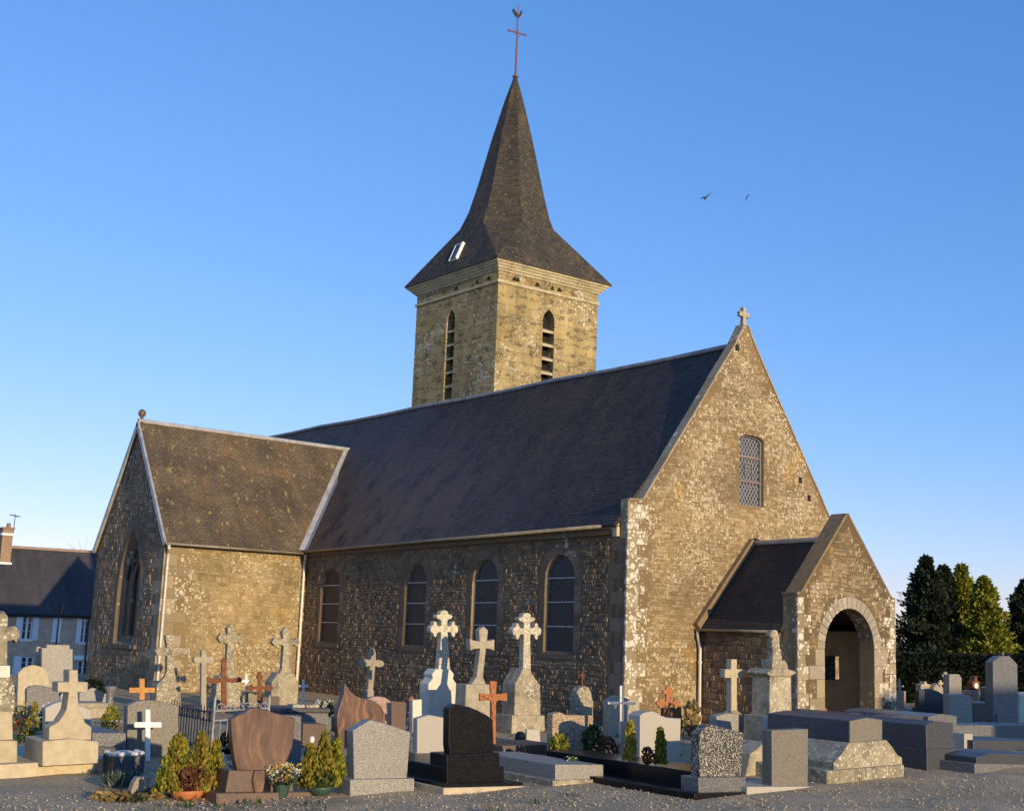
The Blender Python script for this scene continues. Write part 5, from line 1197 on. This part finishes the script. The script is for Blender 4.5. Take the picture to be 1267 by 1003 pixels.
mono('sarcophagus', 'low dark slab tomb with a rounded end before the porch arch', 'tomb', (1052, 922), [
    ('lid', 'bluegranite', cv('E', [(492, None), (492, 392), (500, 378), (530, 369), (575, 365), (606, 368), (612, 385), (612, None)]), 1.8, 0), ('lit_lid_end', 'granite', cv('E', [(494, 398), (498, 380), (514, 374), (536, 372), (544, 398)]), .03, -.03, .004)])  # sunlit part of the rounded end, painted as a paler plate
mono('grave_slab', 'wide low grey slab tomb with gabled end behind the chest tomb', 'tomb', (1165, 925), [('slab', 'granitedark', cv('E', [(880, None), (880, 380), (935, 369), (995, 378), (996, None)]), 2.2)])
mono('headstone', 'dark low slab end between the two chest tombs', 'grave slab', (1105, 930), [('slab', 'bluegranite', cv('E', [(692, None), (696, 384), (780, 374), (860, 378), (862, None)]), .5)])
for i, (px_, lb) in enumerate(((1062, 'tiny white plaque on the first sarcophagus lid'), (1128, 'tiny white plaque on the chest tomb right of the porch'))):
    mono('plaque_stone', lb, 'plaque', (px_, 931), [('plaque', 'granitepale', [(px_-6, 896.5), (px_+6, 896), (px_+5, 891.5), (px_-5, 892)], .12, 0, .004)])
mono('iron_cross', 'small rusty iron cross with circled fleur ends in front of the porch jamb', 'cross', (1009, 906), [('cross', 'redrust', cv('E', [(374, None), (376, 352), (384, 342), (398, 350), (410, 348), (416, 330), (412, 308), (408, 298), (420, 285), (434, 297), (428, 310), (426, 330), (432, 348), (446, 350), (458, 340), (470, 352), (472, None), (456, None), (454, 362), (436, 360), (430, None), (412, None), (408, 360), (392, 362), (388, None)]), .04, 0, .004)], G3)
# ------------------------------------------------------------------ right-hand field
G4 = 'far graves before the right hedge'
mono('headstone', 'small pink granite block with a pale cross right beside the porch', 'headstone', (1115, 884), [
    ('stele', 'granitepink', cv('F', [(115, None), (116, 752), (158, 750), (158, None)]), .2), ('cross', 'sandstone', cv('F', latin(128, 690, 728, 21, 8, 753, 8)), .05, .06, .004)], G4)
mono('headstone', 'dark slate grey headstone with a sloping shoulder before the hedge', 'headstone', (1152, 890), [('stele', 'bluegranite', cv('F', [(220, None), (222, 747), (270, 739), (310, 750), (336, 766), (336, None)]), .15)], G4)
mono('headstone', 'pale stepped stone peeping over the dark sloping headstone', 'headstone', (1146, 880), [('stele', 'limestone', cv('F', [(230, None), (230, 720), (246, 715), (248, 704), (256, 704), (258, 714), (278, 720), (278, None)]), .2)], G4)
mono('headstone', 'pale stone with a pointed arch top left of the gilded cross', 'headstone', (1161, 880), [('stele', 'concrete', cv('F', [(290, None), (291, 735), (302, 718), (313, 713), (326, 722), (336, 738), (336, None)]), .2)], G4)
mono('gilded_cross', 'ornate pale gilded iron cross before the grey steles', 'cross', (1170, 887), [('cross', 'gold', cv('F', trefoil(349, 660, 714, 36, 11, None, 12, 1.3)), .06, 0, .006)], G4)
mono('headstone', 'tall narrow grey stele with a stepped neck behind the slanted grey one', 'headstone', (1184, 896), [('stele', 'granite', cv('F', [(365, None), (366, 674), (372, 670), (412, 670), (424, 688), (426, None)]), .2)], G4)
mono('headstone', 'broad grey headstone with a slanted shoulder right of the gilded cross', 'headstone', (1189, 905), [('stele', 'granite', cv('F', [(365, None), (366, 768), (438, 764), (474, 780), (478, None)]), .18)], G4)
mono('headstone', 'small pinkish tomb under a small dark shrine with pale disc', 'headstone', (1210, 888), [
    ('block', 'granitepink', cv('F', [(465, None), (466, 750), (490, 744), (538, 756), (540, None)]), .3),
    ('aedicule', 'rust', cv('F', [(476, 746), (477, 708), (486, 700), (490, 682), (494, 676), (498, 684), (500, 700), (510, 706), (512, 746)]), .2, .05, .01),
    ('disc', 'ivory', cv('F', [(488, 738), (485, 726), (488, 714), (495, 710), (502, 716), (504, 728), (500, 738)]), .03, .015, .003)], G4)
mono('headstone', 'grey block stone half hidden left of the tall dark stele', 'headstone', (1222, 890), [('stele', 'granitedark', cv('F', [(538, None), (540, 734), (556, 728), (580, 736), (580, None)]), .2)], G4)
mono('grave_slab', 'flat pale blue grave slab before the small pinkish tomb', 'grave slab', (1216, 893), [('slab', 'granitepale', cv('F', [(474, 812), (562, 812), (562, 802), (474, 802)]), .8), ('slab_base', 'granitedark', cv('F', [(478, None), (560, None), (560, 812), (478, 812)]), .8)], G4)
mono('headstone', 'tallest dark grey stele with chamfered top and tiny cross at right', 'headstone', (1245, 897), [
    ('base', 'granitedark', cv('F', [(592, None), (698, None), (692, 862), (598, 862)]), .4, -.05),
    ('stele', 'granitedark', cv('F', [(576, None), (574, 612), (604, 588), (614, 583), (652, 583), (690, 622), (694, None)]), .25, .02),
    ('cross', 'granitedark', cv('F', latin(622, 566, 572, 6, 4, 584, 4)), .05, .08, .003)], G4)
mono('headstone', 'white edged stone cut off by the right border', 'headstone', (1266, 893), [('stele', 'whitestone', cv('F', [(698, None), (698, 765), (708, 755), (760, 755), (760, None)]), .2)], G4)
mono('grave_kerb', 'low grey kerbed grave in the shade below the tall dark stele', 'grave kerb', (1235, 915), [('kerb', 'granitedark', cv('E', [(960, None), (1330, None), (1330, 415), (960, 415)]), 1.1)], G4)
mono('grave_slab', 'grey slab tomb in the shade at the right border', 'tomb', (1240, 934), [
    ('kerb', 'granitedark', cv('E', [(1025, None), (1345, None), (1345, 520), (1025, 520)]), 1.6), ('slab', 'bluegranite', cv('E', [(1062, 520), (1345, 520), (1345, 480), (1062, 476)]), 1.3, .06), ('lit_slab_end', 'granitepale', cv('E', [(1026, 520), (1060, 520), (1060, 450), (1026, 448)]), .4, .2)], G4)  # the small pale end block stands in for a sunlit patch
mono('grave_slab', 'dark blue grey grave slab nearest the gravel at the right border', 'tomb', (1238, 953), [('kerb', 'granitedark', cv('E', [(1068, None), (1360, None), (1360, 575), (1068, 570)]), 1.4), ('slab', 'bluegranite', cv('E', [(1075, 572), (1355, 576), (1355, 535), (1130, 528), (1075, 545)]), 1.2, .06)], G4)
plant('dwarf_conifer', 'tiny pale shrub on the kerbed grave at the right', 'shrub', 1221, 905, 14, 12, 'olive', dens=160, s=.05, shape='ball')
flowers('flower_pot', 'pot of small flowers before the dark sloping headstone', 'flowers', 1133, 888, 12, 14, ['petal_white', 'petal_pink'], n=14)
plant('wall_plant', 'brown dry plant growing at the foot of the lit gable', 'bush', 855, 912, 22, 40, 'deadfern', dens=260, s=.12, shape='ball')

flowers('flower_pot', 'small pot of red flowers on the slab between lantern and flame-shaped stone', 'flowers', 497, 921, 12, 16, ['petal_red', 'petal_pink'], pot='terracotta', n=18, s=.04)
flowers('flower_pot', 'pot of orange flowers left of the black granite headstone base', 'flowers', 524, 950, 10, 12, ['petal_orange'], pot='greenpot', n=14, s=.03)
flowers('flower_pot', 'pot of pink flowers on the ground by the crucifix foot', 'flowers', 628, 941, 12, 14, ['petal_pink', 'petal_white'], pot='terracotta', n=18, s=.035)
flowers('flower_pot', 'white flowers at the foot of the lichened cross by the downpipe', 'flowers', 338, 893, 14, 14, ['petal_white'], n=16, s=.045)
flowers('flower_pot', 'pot of yellow flowers before the broad grey headstone at right', 'flowers', 1186, 912, 12, 14, ['petal_yellow', 'petal_orange'], pot='terracotta', n=14, s=.04)
mono('plaque_stone', 'small dark open-book plaque at the foot of the shield stone base', 'plaque', (302, 986), [('plaque', 'black', [(297, None), (298, 978), (304, 976), (310, 978), (311, None)], .05, 0, .004)])
mono('headstone', 'low grey stone with rounded top in shadow left of the flame-shaped stone', 'headstone', (410, 905), [('stele', 'granitedark', [(403, None), (403, 892), (407, 887), (413, 886), (418, 890), (419, None)], .15)])
mono('headstone', 'small lichened stone with a straight top between slender cross and brown block', 'headstone', (478, 893), [('stele', 'oldstone', [(471, None), (471, 866), (486, 865), (486, None)], .15)])
# ------------------------------------------------------------------ hedge, conifers
def strip_hedge(name, label, a, b, h, th, n, mat='hedge', leafs=.16):
    a, b = Vector(a), Vector(b); d = (b-a).normalized(); q = Vector((-d.y, d.x, 0)); ln = (b-a).length
    bm = bmesh.new(); A = [a-q*th/2*.8, b-q*th/2*.8, b+q*th/2*.8, a+q*th/2*.8]; solid(bm, A, [p+Vector((0, 0, h*.94)) for p in A])
    for i in range(n):
        u_ = rng.random()*ln; f = rng.random()
        if f < .6: p = a+d*u_-q*(th/2*.8+rng.uniform(-.02, .12))+Vector((0, 0, rng.uniform(0, h))); dr = -q+rv()*.7
        else: p = a+d*u_+q*rng.uniform(-th/2, th/2)*.9+Vector((0, 0, h*.93+rng.uniform(-.05, .10))); dr = Vector((0, 0, .7))+rv()*.8
        leaf(bm, p, dr, leafs*rng.uniform(.6, 1.4), .4)
    return tag(finish(name, bm, mat, None, recalc=False, uv=False), label, 'hedge')
h0 = survey(1085, 868, 2, 0); h1 = survey(1330, 868, 2, 0); h1 = h1+(h1-h0)*1.6; h0 = h0-(h1-h0)*.12
strip_hedge('hedge', 'tall dark clipped hedge closing the cemetery behind the right-hand graves', h0+Vector((0, 0, 0)), h1, 1.72, 1.2, 20000)
def conifer(name, label, px, py_base, top_py, wpx, mat, dist, n, s, lean=0):
    by = base_y(px, dist); p = ground(px, by); k = dist/F; h = (by-top_py)*k; r = wpx*k/2
    root = empty(name, p, label, 'tree', 'conifers behind the hedge')
    bm = bmesh.new(); tube(bm, [(0, 0, -.1), (0, 0, h*.5), (0, 0, h*.92)], [.22, .12, .02], 8); finish('trunk', bm, 'bark', root)
    bm = bmesh.new(); nb = int(70+n/150)
    sd = rng.random()*100
    for i in range(nb*5):     # boughs of drooping sprays
        t = rng.random()**1.15; a = rng.uniform(0, 6.283)
        rad = r*min(1.0, 1.15*(1-t)**.82+.03)*(.66+.95*noise.noise(Vector((math.cos(a)*2.4+sd, math.sin(a)*2.4, t*10))))*rng.uniform(.8, 1.15)
        tip = Vector((math.cos(a)*rad, math.sin(a)*rad, h*(.05+.93*t)+.10*rad)); root_ = Vector((0, 0, max(.1, tip.z-.35*rad)))
        for j in range(max(5, n//(nb*5))):
            f = 1-.62*rng.random()**1.6; q = root_.lerp(tip, f)+rv()*.14*(.4+.6*rad/r)*1.3
            leaf(bm, q, (tip-root_).normalized()*.8+Vector((0, 0, .35))+rv()*.75, s*rng.uniform(.4, 1.3), .24)
    lathe(bm, [(r*.5, h*.04), (r*.48, h*.25), (r*.30, h*.55), (r*.10, h*.80), (.02, h*.90)], (0, 0, 0), 9)
    finish('crown', bm, mat, root, recalc=False, uv=False)
conifer('conifer', 'tallest dark conifer nearest the porch behind the hedge', 1149, 0, 686, 104, 'conifer', 54, 24000, .26)
conifer('conifer', 'second dark conifer just right of the tallest one', 1171, 0, 698, 72, 'conifer', 56, 22000, .26)
conifer('conifer', 'half sunlit conifer with a yellow green right side', 1194, 0, 697, 66, 'goldconifer', 56, 19000, .26)
conifer('conifer', 'bright yellow green conifer in the sun behind the hedge', 1221, 0, 713, 76, 'goldconifer', 53, 24000, .26)
conifer('conifer', 'dark conifer cut off by the right border', 1274, 0, 716, 92, 'conifer', 55, 24000, .26)
# bare twiggy tree behind the porch
def bare_tree(label, px, base_, top_, dist):
    k = dist/F; by = base_y(px, dist); p = ground(px, by); h = (by-top_)*k
    root = empty('bare_tree', Vector((p.x, p.y, terrain(p.x, p.y))), label, 'tree', 'bare winter trees'); h -= terrain(p.x, p.y)
    bm = bmesh.new(); tube(bm, [(0, 0, 0), (.05, 0, h*.5), (.1, .05, h*.75)], [.14, .10, .05], 7); finish('trunk', bm, 'bark', root)
    bm = bmesh.new()
    for i in range(46):
        a = rng.uniform(0, 6.283); z = h*rng.uniform(.45, .75); d = Vector((math.cos(a), math.sin(a), rng.uniform(.5, 1.3))).normalized(); ln = h*rng.uniform(.15, .34)
        q = Vector((.08, 0, z)); m_ = q+d*ln*.6+rv()*.1; e_ = m_+(d+rv()*.4)*ln*.5
        tube(bm, [q, m_, e_], [.03, .018, .006], 4, False)
        for j in range(4): tube(bm, [m_, m_+(d+rv()*.8)*ln*.4], [.012, .004], 4, False)
    finish('branches', bm, 'bark', root, uv=False)
bare_tree('thin bare tree between porch and dark conifer', 1113, 0, 764, 62)
bare_tree('thin bare tree showing over the far house roof', 113, 0, 670, 82)

# ------------------------------------------------------------------ house at the left
HY = 60.0; hz = -2.85
house = empty('stone_house', (0, HY, hz), 'long grey rendered house with slate roof and white shutters far left', 'house')
HX0, HX1, HD = -9.0, 7.5, 7.0
ez_ = 2.84; rz_ = survey(60, 680, 1, HY+HD/2).z
def HX(px, py): return survey(px, py, 1, HY)
ups = [(25.5, 761, 41.5, 791), (63, 763, 76, 792), (98.5, 766, 111, 795)]
lows = [(24, 812, 42, 836), (94, 816, 110, 846)]
rects = []
for x0, y0, x1_, y1_ in ups+lows:
    a, b = HX(x0, y1_), HX(x1_, y0); rects.append((a.x, a.z-hz, b.x, b.z-hz))
bm = bmesh.new()
walled(bm, [(HX0, -.2), (HX1, -.2), (HX1, ez_-hz), (HX0, ez_-hz)], [[(a, c), (a, d), (b, d), (b, c)] for a, c, b, d in rects], lambda x, z: (x, 0, z), (0, 1, 0), .16)
finish('wall', bm, 'render', house, recalc=False)
bm = bmesh.new(); pf = [(0.02, -.2), (HD, -.2), (HD, ez_-hz), (HD/2, rz_-hz-.05), (0.02, ez_-hz)]
solid(bm, [(HX0+.01, y, z) for y, z in pf], [(HX0+.3, y, z) for y, z in pf]); finish('end_wall', bm, 'render', house)
bm = bmesh.new(); solid(bm, [(HX1-.3, y, z) for y, z in pf], [(HX1-.01, y, z) for y, z in pf]); finish('end_wall', bm, 'render', house)
bm = bmesh.new(); sl = (rz_-ez_)/(HD/2)
roof_slab(bm, [(HX0-.15, -.3, ez_-hz-.3*sl+.02), (HX1+.15, -.3, ez_-hz-.3*sl+.02), (HX1+.15, HD/2, rz_-hz), (HX0-.15, HD/2, rz_-hz)], .12)
roof_slab(bm, [(HX0-.15, HD+.3, ez_-hz-.3*sl+.02), (HX0-.15, HD/2, rz_-hz), (HX1+.15, HD/2, rz_-hz), (HX1+.15, HD+.3, ez_-hz-.3*sl+.02)], .12)
roof = finish('roof', bm, 'houseslate', house)
bm = bmesh.new(); tube(bm, [(HX0-.1, HD/2, rz_-hz+.04), (HX1+.1, HD/2, rz_-hz+.04)], .11, 8); finish('ridge_tile', bm, 'terracottadull', roof)
bm = bmesh.new(); tube(bm, [(HX0, -.38, ez_-hz-.22), (HX1, -.38, ez_-hz-.22)], .07, 8); finish('gutter', bm, 'iron', house)
for i, (a, c, b, d) in enumerate(rects):
    wn_ = bpy.data.objects.new('window', None); col.objects.link(wn_); wn_.parent = house
    bm = bmesh.new(); box(bm, (a, .14, c), (b, .15, d)); finish('pane', bm, 'pane', wn_)
    bm = bmesh.new()
    for x0, x1_ in ((a, a+.07), ((a+b)/2-.06, (a+b)/2+.06), (b-.07, b)): box(bm, (x0, .08, c), (x1_, .135, d))
    for z in (c+.003, c+(d-c)*.36, c+(d-c)*.68, d-.073): box(bm, (a+.071, .085, z), (b-.071, .13, z+(.07 if z in (c+.003, d-.073) else .03)))
    finish('window_frame', bm, 'white', wn_)
    bm = bmesh.new(); box(bm, (a-.06, -.08, c-.1), (b+.06, .08, c-.004)); finish('sill', bm, 'white', wn_)
    sw = (b-a)*.62
    shs = {0: (a-sw, b), 1: (a-.02, (a+b)/2), 2: (a-sw, None), 3: (a-sw, None), 4: ()}[i]
    for j, x0 in enumerate(shs):
        if x0 is None: continue
        ww = (b-a)*.5+.02 if i == 1 else sw-.02; bm = bmesh.new(); x0 += .01
        box(bm, (x0, -.05, c-.03), (x0+ww, -.012, d+.03))
        for z in (c+.15, (c+d)/2, d-.2): box(bm, (x0+.06, -.066, z), (x0+ww-.06, -.051, z+.09))
        finish('shutter', bm, 'shutter', wn_)
a = HX(93, 816); b = HX(112, 806); bm = bmesh.new(); box(bm, (a.x-.1, -.06, a.z-hz+.02), (b.x+.1, -.01, a.z-hz+.3)); finish('door_lintel', bm, 'white', house)
bm = bmesh.new(); p = HX(112.5, 735); tube(bm, [(p.x, -.3, ez_-hz-.3), (p.x, -.1, ez_-hz-.7), (p.x, -.1, 0)], .06, 8); finish('downpipe', bm, 'iron', house)
# chimney
c0 = survey(0, 692, 1, HY+2.6); c1 = survey(13, 692, 1, HY+2.6); ct = survey(7, 654, 1, HY+2.6).z-hz; cb = rz_-hz-1.6
ch_ = bpy.data.objects.new('chimney', None); col.objects.link(ch_); ch_.parent = house
bm = bmesh.new(); box(bm, (c0.x, 2.6, cb), (c1.x, 3.6, ct)); finish('stack', bm, 'brick', ch_)
bm = bmesh.new(); box(bm, (c0.x-.06, 2.54, ct-.42), (c1.x+.06, 3.66, ct-.28)); finish('band', bm, 'white', ch_)
bm = bmesh.new(); box(bm, (c0.x-.08, 2.52, cb+.38), (c1.x+.08, 3.68, cb+.56)); finish('flashing', bm, 'white', ch_)
bm = bmesh.new(); box(bm, (c0.x-.07, 2.53, ct+.003), (c1.x+.07, 3.67, ct+.12)); lathe(bm, [(.16, ct+.12), (.13, ct+.4), (.15, ct+.42), (.1, ct+.43)], ((c0.x+c1.x)/2+.1, 3.1, 0), 10); finish('chimney_pot', bm, 'brick', ch_)
at_ = survey(15, 655, 1, HY+3.1); at_t = survey(16.5, 636, 1, HY+3.1)
ant = empty('roof_aerial', (c1.x+.12, HY+3.1, ct+hz-.3), 'thin television aerial beside the far house chimney', 'aerial')
bm = bmesh.new(); hh_ = at_t.z-(ct+hz-.3); tube(bm, [(0, 0, 0), (0, 0, hh_)], .025, 6); finish('mast', bm, 'iron', ant)
bm = bmesh.new(); tube(bm, [(-.35, -.2, hh_-.05), (.35, .2, hh_-.12)], .018, 6)
for i in range(6): c = Vector((-.3+.12*i, -.17+.07*i, hh_-.06-.012*i)); tube(bm, [c+Vector((.12, -.2, .0)), c+Vector((-.12, .2, 0))], .01, 5)
finish('antenna_rods', bm, 'iron', ant)
# street lamp
lp = survey(69.5, 796, 1, 52.0); lz = terrain(0, 52); lt = survey(70, 747, 1, 52.0).z-lz
lamp = empty('street_lamp', (lp.x, 52, lz), 'dark street lamp with glass lantern in front of the far house', 'lamp')
bm = bmesh.new(); lathe(bm, [(.12, 0), (.12, .4), (.06, .5), (.05, lt*.6), (.04, lt-.55)], (0, 0, 0), 10); finish('pole', bm, 'iron', lamp)
bm = bmesh.new(); lathe(bm, [(.10, lt-.55), (.19, lt-.12)], (0, 0, 0), 6); finish('glass', bm, 'pane', lamp)
bm = bmesh.new(); lathe(bm, [(.22, lt-.118), (.20, lt-.08), (.08, lt+.10), (.03, lt+.2), (.01, lt+.5)], (0, 0, 0), 8); finish('cap', bm, 'iron', lamp)

# ------------------------------------------------------------------ birds
def bird(label, px, py, dist, wings, body):
    d = fw+rt*((px-CX)/F)-up*((py-CY)/F); p = CAM+d*dist; k = dist/F
    bm = bmesh.new()
    def P(x, y, o=0): return rt*(x*k)-up*(y*k)+fw*o
    for wg in wings:
        for (a, b) in zip(wg, wg[1:]):
            (x0, y0, w0), (x1_, y1_, w1) = a, b
            w0, w1 = w0*1.5, w1*1.5; q = [P(x0, y0-w0), P(x1_, y1_-w1), P(x1_, y1_+w1), P(x0, y0+w0)]
            solid(bm, q, [v+fw*.02 for v in q])
    bird_ = [P(x, y) for x, y, _ in body]; tube(bm, bird_, [r_*k for _, _, r_ in body], 8)
    tag(finish('bird', bm, 'bird', None, p, uv=False), label, 'bird', 'birds in flight')
bird('dark bird gliding with both wings spread, left of the pair', 873, 244, 60, [[(0, .2, .7), (-3.5, .6, .6), (-7, 2.4, .15)], [(0, .2, .7), (4, -3, .5), (7, -5.6, .12)]], [(-2, 3.4, .3), (-.6, 2.4, .9), (.3, 1.0, 1.0), (.9, -.3, .6)])
bird('dark bird banking with raised wing, right of the pair', 924, 245, 60, [[(-.4, -.3, .6), (1.5, -2.6, .5), (4.2, -4.4, .12)], [(-.4, -.2, .6), (-.9, 2, .4), (-.6, 3.4, .1)]], [(-.9, 2.8, .3), (-.8, 1, .8), (-.2, -.6, .7), (.4, -1.4, .4)])

# ------------------------------------------------------------------ hedge and building out of view, added to cast shade
#SHADE
# loose stones and weeds on the gravel
bm = bmesh.new()
for i in range(9000):
    x, y = rng.uniform(-15.5, -1.0), rng.uniform(-13, -4.0)
    if y > -5.2-.45*(x+13) and rng.random() < .6: continue
    r_ = rng.uniform(.006, .013)*rng.choice((1, 1, 1.6)); q = Vector((x, y, .012+.5*r_)); a_ = rng.uniform(0, 6.28)
    V = [bm.verts.new(q+Vector((math.cos(a_+k*1.571)*r_*rng.uniform(.7, 1.4), math.sin(a_+k*1.571)*r_*rng.uniform(.7, 1.4), 0))) for k in range(4)]; t_, b_ = bm.verts.new(q+Vector((0, 0, r_*.8))), bm.verts.new(q-Vector((0, 0, r_*.8)))
    for k in range(4): bm.faces.new((V[k], V[(k+1) % 4], t_)); bm.faces.new((V[(k+1) % 4], V[k], b_))
tag(finish('loose_gravel', bm, 'loosestone', None, recalc=False, uv=False), 'loose pale stones scattered over the gravel in front of the graves', 'gravel', kind='stuff')
bm = bmesh.new()
for i in range(420):
    x, y = rng.uniform(-14, 3), rng.uniform(-9, 3)
    if noise.noise(Vector((x*.7, y*.7, 3))) < .05: continue
    for k in range(rng.randint(5, 14)): leaf(bm, Vector((x+rng.gauss(0, .06), y+rng.gauss(0, .06), .01)), Vector((rng.gauss(0, .5), rng.gauss(0, .5), 1)), rng.uniform(.04, .12), .12)
tag(finish('weeds', bm, 'green', None, recalc=False, uv=False), 'small weeds growing between the graves', 'weeds', kind='stuff')
strip_hedge('hedge', 'long straight clipped hedge out of view, added to shade the right-hand graves', (.8, -21.6, 0), (24, -21.0, 0), 2.0, .7, 3000)  # unseen hedge, added only for the shade it throws on the right
bh = empty('shade_barn', (4.2, -46, 0), 'long unseen stone building with slate roof, added to shade the right-hand graves', 'shade_barn')  # unseen building, added to keep the far right graves in shade
bm = bmesh.new(); box(bm, (0, -7, -.1), (20, 0, 4.6)); finish('wall', bm, 'render', bh)
bm = bmesh.new(); pb = [(-7.4, 4.4), (.4, 4.4), (-3.5, 8.2)]; solid(bm, [(-.3, y, z) for y, z in pb], [(20.3, y, z) for y, z in pb]); finish('roof', bm, 'houseslate', bh)
bm = bmesh.new(); box(bm, (6, .002, 0), (9, .08, 3.4)); finish('door', bm, 'orangewood', bh)
